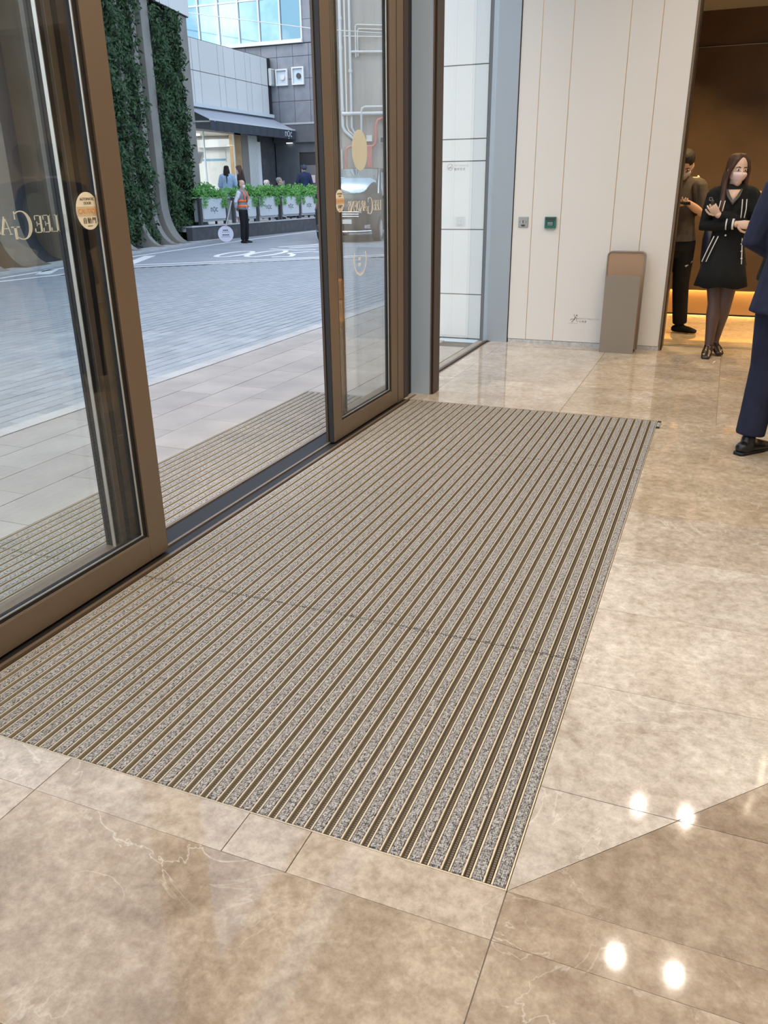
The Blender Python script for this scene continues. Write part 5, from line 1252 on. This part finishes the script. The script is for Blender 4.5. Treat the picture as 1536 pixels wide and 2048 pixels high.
# ---- guard in the street: faces along +x
def stand(dx=0.0, spread=0.10, turn=0.15):
    return dict(legR=((spread, .02, .48), (spread+.01, -.01, .09), (turn, 1, 0)), legL=((-spread, .02, .48), (-spread-.01, -.01, .09), (-turn, 1, 0)))
BLACK = cloth('black_trouser', (0.012, 0.012, 0.014)); WHITE_S = cloth('white_shirt', (0.62, 0.64, 0.72))
MASKW = M('white_mask', (0.72, 0.73, 0.74), 0.8)
SHOE = M('black_leather', (0.010, 0.010, 0.011), 0.30)
def guard():
    p = stand(); p.update(armR=((.245, -.09, 1.13), (.09, -.17, .96)), armL=((-.245, -.09, 1.13), (-.07, -.17, .97)), head=(-8, 0, 0), belly=1.08, chest=1.05)
    F = Figure('person', 'person in orange safety vest, white shirt and black trousers standing by the kerb', (-13.36, 21.79, 0), R(-86), 1.745, p, SKIN, 0.013)
    F.body([dict(sd=1, d=(-.8, -.1, -.5), n=(0, -1, 0.2), curl=40), dict(sd=-1, d=(.8, -.1, -.5), n=(0, -1, .2), curl=40)])
    F.garment('shirt', lambda mb: (F.torso(mb, .010, .90), F.shoulders(mb, .010), F.arms(mb, .010, .97)), WHITE_S)
    F.garment('collar', lambda mb: mb.tube([F.up(0, 0, 1.425), F.up(0, .005, 1.462)], [.064, .060], n=16), WHITE_S)
    F.garment('trousers', lambda mb: (mb.tube([V((0, 0, .82)), V((0, 0, .98)), V((0, 0, 1.02))], [(.150, .115), (.168, .128), (.162, .122)], ref=(1, 0, 0), n=18), F.legs(mb, .004, .064)), BLACK)
    F.shoes(.008, SHOE)
    OR = M('orange_hi_vis', (0.85, 0.16, 0.03), 0.6, emit=None); GRY = M('reflective_grey', (0.20, 0.19, 0.21), 0.5)
    F.garment('vest', lambda mb: (F.torso(mb, .020, .94, 1.42), F.shoulders(mb, .012)), GRY, smooth=2)
    def band(z, w):
        k = F.P['belly']
        return lambda mb: mb.tube([F.up(0, .005, z-w), F.up(0, .005, z+w)], [(.168*k, .136*k), (.168*k, .136*k)], ref=(1, 0, 0), n=24, cap=False)
    F.garment('orange_band', band(1.150, .028), OR, rm=False); F.garment('orange_band', band(1.010, .030), OR, rm=False)
    for sd in (-1, 1):
        F.garment('orange_strap', lambda mb: mb.tube([F.up(sd*.105, .142, 1.18), F.up(sd*.108, .140, 1.28), F.up(sd*.108, .10, 1.385), F.up(sd*.105, 0, 1.452), F.up(sd*.10, -.10, 1.38), F.up(sd*.10, -.125, 1.2)], [(.026, .010)]*6, ref=(1, 0, 0), n=8), OR, rm=False)
    F.garment('tie', lambda mb: mb.tube([F.up(0, .070, 1.43), F.up(0, .118, 1.36), F.up(0, .147, 1.22), F.up(0, .150, 1.12)], [(.012, .008), (.018, .008), (.030, .008), (.028, .008)], ref=(1, 0, 0), n=8), M('dark_tie', (0.02, 0.02, 0.035), 0.6), rm=False)
    F.garment('lanyard_cord', lambda mb: mb.tube([F.up(.10, .155, 1.04), F.up(.06, .165, .93), F.up(-.02, .165, .905), F.up(-.10, .155, .96)], .006, n=6), MASKW, rm=False)
    F.garment('red_glove', lambda mb: mb.tube([V((.115, -.115, .72)), V((.118, -.10, .60))], [(.030, .012), (.018, .010)], n=8), M('red_cloth', (0.55, 0.10, 0.09), 0.7), rm=False)
    fr = MB(); fr.tube([(0, -.050, .070), (0, -.046, .115), (0, -.042, .168)], [(.070, .058), (.081, .068), (.076, .068)], ref=(1, 0, 0), n=18)
    F.on_head('hair_fringe', fr, M('grey_black_hair', (0.045, 0.042, 0.042), 0.7)); F.face(lips=False); F.mask(MASKW)
guard()

# ---- women at the cafe window (seen from behind / in profile)
HAIR_BK = M('black_hair', (0.012, 0.010, 0.009), 0.75, 0, 0.25, var=(60, (0.030, 0.024, 0.022), 0.4, 0.6), stretch=(1, 1, 0.1))
HAIR_BR = M('dark_brown_hair', (0.060, 0.030, 0.020), 0.6, 0, 0.35, var=(60, (0.09, 0.048, 0.032), 0.4, 0.6), stretch=(1, 1, 0.1))
def long_hair(F, m, length=.30, back=True, fr=True):
    t = F.hair_cap(-.012, .012, .10)
    if back: t.tube([(0, -.060, .15), (0, -.085, .06), (0, -.095, -.05), (0, -.100, -.05-length*.6)], [(.070, .045), (.085, .040), (.088, .034), (.070, .022)], ref=(1, 0, 0), n=16)
    if fr:
        for sd in (-1, 1): t.tube([(sd*.060, -.01, .150), (sd*.080, -.015, .08), (sd*.086, -.015, -.02), (sd*.090, .01, -.06-length*.5), (sd*.085, .02, -.06-length*.8)], [(.024, .050), (.024, .045), (.026, .040), (.024, .034), (.012, .018)], ref=(1, 0, 0), n=10)
    return F.on_head('hair', t, m)
def woman_a():
    p = stand(); p.update(armR=((.25, .02, 1.12), (.20, .18, 1.00)), armL=((-.25, .02, 1.12), (-.18, .18, 1.02)), head=(-15, 0, 0))
    F = Figure('person', 'person with long black hair in a pale blue jacket seen from behind at the cafe', (-16.05, 25.30, 0.45), R(30), 1.80, p, SKIN_L, 0.014)
    F.body([dict(sd=1, d=(-.2, .9, -.3), n=(0, 0, 1)), dict(sd=-1, d=(.2, .9, -.3), n=(0, 0, 1))])
    BL = cloth('pale_blue_jacket', (0.33, 0.46, 0.62))
    F.garment('jacket', lambda mb: (F.torso(mb, .030, .90, 1.42, (0.72, .205, .165)), F.shoulders(mb, .022), F.arms(mb, .026, .97)), BL)
    F.garment('trousers', lambda mb: (mb.tube([V((0, 0, .80)), V((0, 0, .95))], [(.15, .115), (.155, .115)], ref=(1, 0, 0), n=16), F.legs(mb, .004, .08)), cloth('blue_denim', (0.16, 0.22, 0.36)))
    F.shoes(.006, SHOE)
    F.face(); long_hair(F, HAIR_BK, .30)
    F.garment('hair_lock', lambda mb: mb.tube([F.up(-.01, -.135, 1.42), F.up(.0, -.155, 1.30), F.up(-.015, -.150, 1.18)], [(.018, .010), (.014, .010), (.006, .006)], n=8), HAIR_BK, rm=False)
woman_a()
def woman_b():
    p = stand(); p.update(armR=((.20, .06, 1.12), (.12, .24, 1.06)), armL=((-.20, .06, 1.12), (-.10, .24, 1.06)), head=(8, -12, 0), lean=(0, .10))
    F = Figure('person', 'person with long brown hair in a dark brown top leaning towards the cafe counter', (-16.10, 26.42, 0.45), R(105), 1.84, p, SKIN_L, 0.014)
    F.body([dict(sd=1, d=(-.2, .9, .1), n=(0, 0, 1)), dict(sd=-1, d=(.2, .9, .1), n=(0, 0, 1))])
    F.garment('top', lambda mb: (F.torso(mb, .014, .84), F.shoulders(mb, .012), F.arms(mb, .010, .97)), cloth('dark_brown_top', (0.045, 0.030, 0.028)))
    F.garment('trousers', lambda mb: (mb.tube([V((0, 0, .80)), V((0, 0, .95))], [(.15, .115), (.155, .115)], ref=(1, 0, 0), n=16), F.legs(mb, .004, .07)), BLACK)
    F.shoes(.006, SHOE)
    F.face(); long_hair(F, HAIR_BR, .34)
woman_b()
# ---- two seated men and a man in a cap behind the planters
def seated(name, label, loc, rz, h, top, hair, maskm, bald=False, skin=SKIN, head=(0, 0, 0)):
    p = dict(hipz=0.50, legR=((.10, .42, .50), (.11, .44, .09), (.1, 1, 0)), legL=((-.10, .42, .50), (-.11, .44, .09), (-.1, 1, 0)),
             armR=((.24, .06, .73), (.12, .28, .72)), armL=((-.24, .06, .73), (-.12, .28, .72)), head=head, belly=1.1, chest=1.05)
    F = Figure('person', label, loc, rz, h, p, skin, 0.014)
    F.body([dict(sd=1, d=(-.2, 1, -.1), n=(0, 0, 1)), dict(sd=-1, d=(.2, 1, -.1), n=(0, 0, 1))])
    F.garment('shirt', lambda mb: (F.torso(mb, .014, .84), F.shoulders(mb, .012), F.arms(mb, .014, .97)), top)
    F.garment('collar', lambda mb: mb.tube([F.up(0, 0, 1.425), F.up(0, .0, 1.462)], [.066, .062], n=14), top)
    F.garment('trousers', lambda mb: (mb.tube([V((0, 0, .42)), V((0, 0, .60))], [(.16, .13), (.16, .12)], ref=(1, 0, 0), n=16), F.legs(mb, .004, .07)), BLACK)
    F.shoes(.006, SHOE)
    F.face(lips=False); F.on_head('hair', F.hair_cap(-.020, .006, .105), hair); F.mask(maskm)
    # chair
    c = empty('cafe_chair', loc, 'dark cafe chair under the person in the ' + ('teal' if 'teal' in label else 'navy') + ' top', 'chair', 'cafe terrace chairs')
    T = F.T; k = MT['post']
    build(MB().box(-.22, .22, -.20, .24, .395, .425).xf(T), 'seat', k, c); build(MB().box(-.21, .21, -.235, -.205, .55, .82).xf(T), 'backrest', k, c)
    for a in (-.20, .20):
        for b in (-.20, .22): build(MB().tube([(a, b, 0), (a, b, .40 if b > 0 else .82)], .014, n=8, cap=False).xf(T), 'leg', k, c)
    return F
seated('person', 'person with white hair, teal top and blue mask seated behind the planters', (-16.3, 28.40, 0.45), R(-65), 1.80, cloth('teal_top', (0.18, 0.50, 0.52)), M('white_hair', (0.62, 0.60, 0.57), 0.7), M('blue_mask', (0.35, 0.60, 0.75), 0.8))
seated('person', 'person with grey hair, navy top and white mask seated behind the planters', (-16.42, 29.58, 0.45), R(-20), 1.93, cloth('navy_top', (0.035, 0.045, 0.085)), M('grey_hair', (0.22, 0.22, 0.22), 0.7), MASKW, head=(-18, 0, 0))
def cap_man():
    p = stand(); p.update(armR=((.25, -.01, 1.13), (.24, .08, .90)), armL=((-.25, -.01, 1.13), (-.22, .10, .90)), head=(25, 0, 0), belly=1.1, chest=1.08)
    NV = cloth('dark_navy_shirt', (0.022, 0.035, 0.085))
    F = Figure('person', 'person in navy cap and navy shirt seen from behind near the grey door', (-16.0, 30.92, 0.45), R(38), 1.93, p, SKIN, 0.014)
    F.body([dict(sd=1, d=(0, .3, -1), n=(1, 0, 0)), dict(sd=-1, d=(0, .3, -1), n=(-1, 0, 0))])
    F.garment('shirt', lambda mb: (F.torso(mb, .016, .84), F.shoulders(mb, .014), F.arms(mb, .020, .55)), NV)
    F.garment('collar', lambda mb: mb.tube([F.up(0, 0, 1.425), F.up(0, -.005, 1.468)], [.068, .064], n=14), NV)
    F.garment('trousers', lambda mb: (mb.tube([V((0, 0, .82)), V((0, 0, .96))], [(.155, .12), (.16, .12)], ref=(1, 0, 0), n=16), F.legs(mb, .004, .07)), BLACK)
    F.shoes(.006, SHOE)
    F.face(); F.on_head('hair', F.hair_cap(-.018, .004, .10), M('grey_hair_2', (0.30, 0.29, 0.28), 0.7))
    t = MB(); t.tube([(0, -.010, .128), (0, -.010, .185), (0, -.010, .228), (0, -.010, .254)], [(.092, .120), (.090, .116), (.070, .090), (.024, .030)], ref=(1, 0, 0), n=20)
    t.tube([(0, .085, .150), (0, .125, .148), (0, .175, .142)], [(.070, .008), (.066, .006), (.040, .005)], ref=(1, 0, 0), n=14)
    F.on_head('cap', t, M('navy_cap', (0.030, 0.040, 0.085), 0.7))
cap_man()

# ---- lobby: person with phone
def phone_man():
    p = stand(); p.update(shw=.145, chest=.94, armR=((.205, .03, 1.14), (.075, .27, 1.215)), armL=((-.200, .05, 1.14), (-.055, .27, 1.235)), head=(-6, -32, 0), lean=(0, .03))
    p['legL'] = ((-.09, .03, .48), (-.13, .0, .09), (-.85, .45, 0))
    F = Figure('person', 'person in grey tee and black trousers looking at a phone in the lobby', (-0.465, 9.02, 0), R(186), 1.755, p, SKIN, 0.009)
    F.body([dict(sd=1, d=(-.75, .60, .15), n=(.1, .35, -.9), curl=30, spread=5), dict(sd=-1, d=(.75, .60, .1), n=(.1, .3, -.9), curl=30, spread=5)])
    TEE = cloth('dark_grey_tee', (0.080, 0.066, 0.055)); 
    F.garment('shirt', lambda mb: (F.torso(mb, .016, .90, 1.43, (0.885, .166, .122)), F.shoulders(mb, .014), F.arms(mb, .024, .42)), TEE)
    JK = cloth('charcoal_sleeve', (0.030, 0.022, 0.022))
    RD = M('red_strap', (0.48, 0.055, 0.06), 0.6); YL = M('pale_gold_piping', (0.62, 0.50, 0.26), 0.6)
    for sd in (-1, 1):
        F.garment('shoulder_panel', lambda mb: mb.tube([F.up(sd*.085, .01, 1.41), F.up(sd*.12, .0, 1.405), F.up(sd*.148, .0, 1.375), V((sd*.175, .012, 1.29))], [.046, .052, .058, .060], n=12), JK)
        F.garment('red_panel', lambda mb: mb.tube([F.up(sd*.165, .050, 1.36), V((sd*.188, .066, 1.28)), V((sd*.205, .078, 1.18))], [(.020, .012), (.022, .012), (.022, .012)], n=8), RD, rm=False)
        F.garment('gold_piping', lambda mb: mb.tube([F.up(sd*.08, .03, 1.455), F.up(sd*.12, .02, 1.455), F.up(sd*.178, .02, 1.42), V((sd*.226, .035, 1.30))], .008, n=7), YL, rm=False)
        F.garment('bag_strap', lambda mb: mb.tube([F.up(sd*.095, -.11, 1.36), F.up(sd*.10, .0, 1.462), F.up(sd*.10, .105, 1.37), F.up(sd*.115, .132, 1.25), F.up(sd*.14, .10, 1.12)], [(.020, .007)]*5, ref=(1, 0, 0), n=8), JK, rm=False)
    F.garment('red_collar', lambda mb: mb.tube([F.up(.10, .105, 1.40), F.up(.075, .135, 1.355), F.up(.055, .142, 1.315)], [(.020, .008), (.030, .008), (.014, .007)], ref=(1, 0, 0), n=9), RD, rm=False)
    F.garment('trousers', lambda mb: (mb.tube([V((0, 0, .80)), V((0, 0, .97))], [(.158, .122), (.155, .118)], ref=(1, 0, 0), n=18), F.legs(mb, .006, .070)), cloth('black_cargo', (0.010, 0.009, 0.009)))
    F.garment('pocket_flap', lambda mb: mb.tube([V((-.165, .05, .70)), V((-.11, .10, .655))], [(.012, .008)]*2, n=8), M('grey_flap', (0.40, 0.36, 0.30), 0.7), rm=False)
    F.shoes(.010, cloth('black_trainer', (0.012, 0.011, 0.010)))
    F.face(lips=False); F.on_head('hair', F.hair_cap(-.008, .014, .125), HAIR_BK)
    F.mask(M('pale_grey_mask', (0.42, 0.38, 0.35), 0.8))
    q = F.T @ V((0.0, .345, 1.235))
    ph = build(MB().box(-.036, .036, -.075, .075, -.005, .005).xf(F.T @ Matrix.Translation(V((0.005, .330, 1.232))) @ Matrix.Rotation(R(18), 4, 'X') @ Matrix.Rotation(R(80), 4, 'Z')), 'phone', M('phone_black', (0.05, 0.05, 0.055), 0.2), bevel=0.002, loc=q)
    tag(ph, 'dark mobile phone held in both hands of the person in the lobby', 'phone')
    # shoulder bag at his side
    c = F.T @ V((-.285, -.02, .62))
    bg_ = empty('tote_bag', tuple(c), 'navy fabric tote bag hanging beside the person with the phone', 'bag')
    bm_ = MB(); bm_.tube([(-.30, -.02, .60), (-.30, -.02, .72), (-.29, -.02, .90), (-.275, -.02, 1.02)], [(.035, .10), (.055, .14), (.048, .135), (.020, .12)], ref=(1, 0, 0), n=16)
    build(bm_.xf(F.T), 'pouch', cloth('navy_canvas', (0.040, 0.055, 0.120)), bg_, True)
    build(MB().tube([(-.275, .09, 1.01), (-.262, .07, 1.12), (-.205, .045, 1.34), (-.13, .0, 1.468), (-.185, -.075, 1.35), (-.27, -.12, 1.0)], .010, n=7).xf(F.T), 'strap', M('pale_strap', (0.60, 0.52, 0.40), 0.6), bg_, True)
phone_man()

# ---- lobby: person in black jacket and skirt, arms crossed
def lobby_woman():
    p = dict(legR=((.030, .045, .462), (.030, .105, .105), (.10, 1, -.1)), legL=((-.060, .02, .47), (-.018, -.055, .115), (-.35, 1, 0)), hipw=.075, shw=.150,
             armR=((.205, .02, 1.125), (-.055, .185, 1.150)), armL=((-.205, .02, 1.115), (.105, .165, 1.225)), head=(22, 0, -3), chest=.88, belly=.90, lift={1: .035, -1: .035})
    p['lift'] = {1: .03, -1: .035}
    F = Figure('person', 'person in black jacket with white piping, short black skirt and pink mask in the lobby', (0.012, 7.88, 0), R(181), 1.665, p, SKIN_L, 0.0075)
    F.body([dict(sd=1, d=(-1, .12, -.08), n=(0, 1, .2), curl=25, spread=3, sc=.92), dict(sd=-1, d=(.62, .30, .72), n=(-.1, .95, -.3), curl=[35, 55, 60, 65], spread=4, sc=.92)])
    JK = cloth('black_knit_jacket', (0.011, 0.012, 0.013), .9, .3); TI = M('sheer_black_tights', (0.085, 0.050, 0.045), 0.45)
    F.garment('tights', lambda mb: (F.legs(mb, .0035), [F.foot(mb, sd, .0015) for sd in (-1, 1)]), TI)
    F.garment('jacket', lambda mb: (F.torso(mb, .014, .90, 1.41, (0.80, .178, .132)), F.shoulders(mb, .008), F.arms(mb, .012, .95)), JK)
    def skirt(mb):
        n = 30; v = []
        rings = [(1.03, .128, .100, 0), (.95, .150, .118, 0), (.86, .172, .135, .004), (.74, .198, .158, .012), (.615, .224, .180, .022), (.612, .214, .170, .022), (.74, .188, .148, .012), (.95, .135, .10, 0)]
        for z, a, b, w in rings:
            for j in range(n):
                t = 2*math.pi*j/n; k = 1+w*4*math.sin(5*t+.6)*.5; v.append((a*k*math.cos(t)+.0, .01+b*k*math.sin(t), z+(0.010*math.sin(5*t) if w > .02 else 0)))
        mb.add(v, [(i*n+j, i*n+(j+1) % n, (i+1)*n+(j+1) % n, (i+1)*n+j) for i in range(len(rings)-1) for j in range(n)])
    F.garment('skirt', skirt, JK, rm=False)
    WP_ = M('white_piping', (0.72, 0.71, 0.68), 0.6)
    for off in (0, .034):
        F.garment('piping', lambda mb: mb.tube([F.up(.062+off, .128, 1.335), F.up(.070+off, .137, 1.28), F.up(.075+off, .140, 1.235)], .0042, n=7), WP_, rm=False)
        F.garment('piping', lambda mb: mb.tube([F.up(-.075-off, .128, 1.345), F.up(-.080-off, .136, 1.27), F.up(-.082-off*.8, .137, 1.20)], .0042, n=7), WP_, rm=False)
        F.garment('piping', lambda mb: mb.tube([V((.078+off, .128, 1.045)), V((.112+off, .134, .95)), V((.150+off, .128, .835))], .0045, n=7), WP_, rm=False)
    F.garment('piping', lambda mb: mb.tube([V((-.118, .118, 1.03)), V((-.130, .130, .93)), V((-.142, .134, .82))], .0045, n=7), WP_, rm=False)
    for k in range(3): F.garment('button', lambda mb: mb.ell((-.120-.008*k, .136, .985-.060*k), (.009, .006, .007), 10, 6), WP_, rm=False)
    F.garment('button', lambda mb: mb.ell((.02, .132, 1.055), (.008, .006, .008), 10, 6), WP_, rm=False)
    F.garment('cuff', lambda mb: mb.tube([V((-.020, .180, 1.149)), V((-.034, .182, 1.149))], [.045, .045], n=16, cap=False), WP_, rm=False)
    F.garment('cuff', lambda mb: mb.tube([V((.030, .171, 1.147)), V((.022, .172, 1.147))], [.0465, .0465], n=16, cap=False), WP_, rm=False)
    def vneck(mb):
        pts = [F.up(.050, .085, 1.425), F.up(-.050, .085, 1.425), F.up(-.030, .118, 1.375), F.up(0, .135, 1.325), F.up(.030, .118, 1.375)]
        c_ = F.up(0, .112, 1.395); mb.add([*pts, c_], [(0, 4, 5), (4, 3, 5), (3, 2, 5), (2, 1, 5), (1, 0, 5)])
    o = F.garment('neckline', vneck, SKIN_L, rm=False); o.modifiers.new('t', 'SOLIDIFY').thickness = 0.012
    F.garment('lace_collar', lambda mb: mb.tube([F.up(.058, .080, 1.425), F.up(.040, .116, 1.375), F.up(0, .140, 1.318), F.up(-.040, .116, 1.375), F.up(-.058, .080, 1.425)], [(.012, .006), (.016, .006), (.020, .007), (.016, .006), (.012, .006)], n=8), M('sheer_black_lace', (0.045, 0.038, 0.036), 0.5), rm=False)
    F.shoes(.005, M('dark_pump', (0.020, 0.012, 0.012), 0.25))
    for sd in (-1, 1):
        h, k, a, d = F.leg(sd)
        F.garment('shoe_heel', lambda mb: mb.tube([a-d*.045+V((0, 0, -a.z+.045)), a-d*.050+V((0, 0, -a.z+.002))], [.016, .010], n=9, cap=False), SHOE, rm=False)
        F.garment('shoe_bow', lambda mb: mb.tube([a+d*.135+V((-.024, 0, -a.z+.052)), a+d*.145+V((.024, 0, -a.z+.052))], [.006, .006], n=7), M('silver_bow', (0.5, 0.45, 0.42), 0.3, 0.7), rm=False)
    F.face(lips=False); F.mask(M('pink_mask', (0.80, 0.62, 0.60), 0.8))
    t = MB()
    pts = [(0, -.030, .070)]; rr = [(.062, .060)]
    for q in F.HEAD:
        if q[0] >= .10:
            k = min(1, max(0, (q[0]-.15)/.07)); pts.append((0, q[3]-.020*(1-.7*k), q[0]+.004+.010*k)); rr.append((q[1]+.012, q[2]+.004+.008*k))
    t.tube(pts, rr, ref=(1, 0, 0), n=22, cap=(True, False))
    for sd in (-1, 1):   # parted sides falling over the shoulders
        t.tube([(sd*.012, .060, .222), (sd*.046, .066, .185), (sd*.070, .040, .130), (sd*.079, .006, .070), (sd*.084, -.002, .0), (sd*.090, .020, -.10), (sd*.094, .052, -.20), (sd*.088, .075, -.275)], [(.020, .018), (.020, .024), (.016, .034), (.016, .042), (.020, .042), (.026, .036), (.026, .028), (.010, .012)], n=12)
    t.tube([(0, -.070, .15), (0, -.090, .05), (0, -.098, -.06), (0, -.105, -.20)], [(.072, .042), (.084, .036), (.088, .030), (.070, .018)], ref=(1, 0, 0), n=16)
    F.on_head('hair', t, HAIR_BR)
    w = F.T @ V((.150, .20, 1.300))
    kr = empty('key_ring', tuple(w), 'small dark keys held in the hand of the person with crossed arms', 'keys')
    build(MB().ell((.160, .198, 1.325), (.014, .009, .022), 10, 8).xf(F.T), 'fob', M('dark_fob', (0.03, 0.025, 0.025), 0.3), kr, True)
    rr_ = MB(); 
    rr_.tube([(.178+.013*math.cos(t_*math.pi/6), .198, 1.352+.013*math.sin(t_*math.pi/6)) for t_ in range(13)], .0022, n=6); build(rr_.xf(F.T), 'ring', MT['chrome'], kr, True)
lobby_woman()

# ---- person in navy suit at the right edge, seen from behind
def suit(name, label, loc, rz, h, jcol, tcol, voxel, pose=None):
    p = dict(legL=((-.098, .020, .485), (-.100, -.030, .09), (.05, 1, 0)), legR=((.085, .06, .485), (.060, .14, .09), (.15, 1, 0)),
             armR=((.260, -.06, 1.13), (.15, .16, 1.04)), armL=((-.235, -.060, 1.125), (-.125, .165, 1.03)), head=(-10, 0, 0), chest=1.06, belly=1.06)
    if pose: p.update(pose)
    F = Figure('person', label, loc, rz, h, p, SKIN, voxel)
    F.body([dict(sd=1, d=(-.8, .5, -.2), n=(.3, .8, .3), curl=35), dict(sd=-1, d=(.8, .5, -.2), n=(-.3, .8, .3), curl=35)])
    F.garment('shirt_collar', lambda mb: mb.tube([F.up(0, 0, 1.425), F.up(0, -.004, 1.475)], [.064, .060], n=16), WHITE_S)
    F.garment('jacket', lambda mb: (F.torso(mb, .024, .90, 1.43, (0.775, .196, .158)), F.shoulders(mb, .020), F.arms(mb, .022, .95, .048), mb.tube([F.up(0, -.01, 1.41), F.up(0, -.012, 1.452)], [.082, .070], n=14)), jcol)
    F.garment('trousers', lambda mb: (mb.tube([V((0, 0, .80)), V((0, 0, .98))], [(.160, .128), (.158, .120)], ref=(1, 0, 0), n=18), F.legs(mb, .010, .078, .96)), tcol)
    F.shoes(.006, SHOE)
    def soles(mb):
        for sd in (-1, 1):
            h_, k, a, d = F.leg(sd); sdv = d.cross(V((0, 0, 1)))
            pts = [(-.084, .022), (-.072, .032), (.0, .036), (.09, .043), (.150, .036), (.180, .016)]
            o = [a + d*u + sdv*w_ for u, w_ in pts] + [a + d*u - sdv*w_ for u, w_ in pts[::-1]]
            n_ = len(o); v = [(q.x, q.y, 0.0) for q in o] + [(q.x, q.y, .016) for q in o]
            mb.add(v, [tuple(range(n_))[::-1], tuple(range(n_, 2*n_))] + [(i, (i+1) % n_, n_+(i+1) % n_, n_+i) for i in range(n_)])
    F.garment('shoe_soles', soles, M('sole_black', (0.008, 0.008, 0.008), 0.6), rm=False)
    F.face(); F.on_head('hair', F.hair_cap(-.014, .010, .10), HAIR_BK)
    return F
NAVY = cloth('navy_suit', (0.019, 0.023, 0.052), .8, .12)
suit('person', 'person in navy suit at the right edge with back to the camera', (0.374, 4.79, 0), R(-35), 1.74, NAVY, NAVY, 0.009)
DK = cloth('black_suit', (0.010, 0.011, 0.014), .85, .15)
suit('person', 'person in black suit half hidden behind the navy suit', (0.445, 6.55, 0), R(40), 1.74, DK, DK, 0.012, dict(shw=.18, legL=((-.06, .02, .48), (-.05, -.02, .09), (.5, 1, 0)), legR=((.06, .02, .48), (.06, .0, .09), (.1, 1, 0)), armL=((-.25, .02, 1.12), (-.10, .20, 1.08)), armR=((.25, .02, 1.12), (.10, .20, 1.08))))
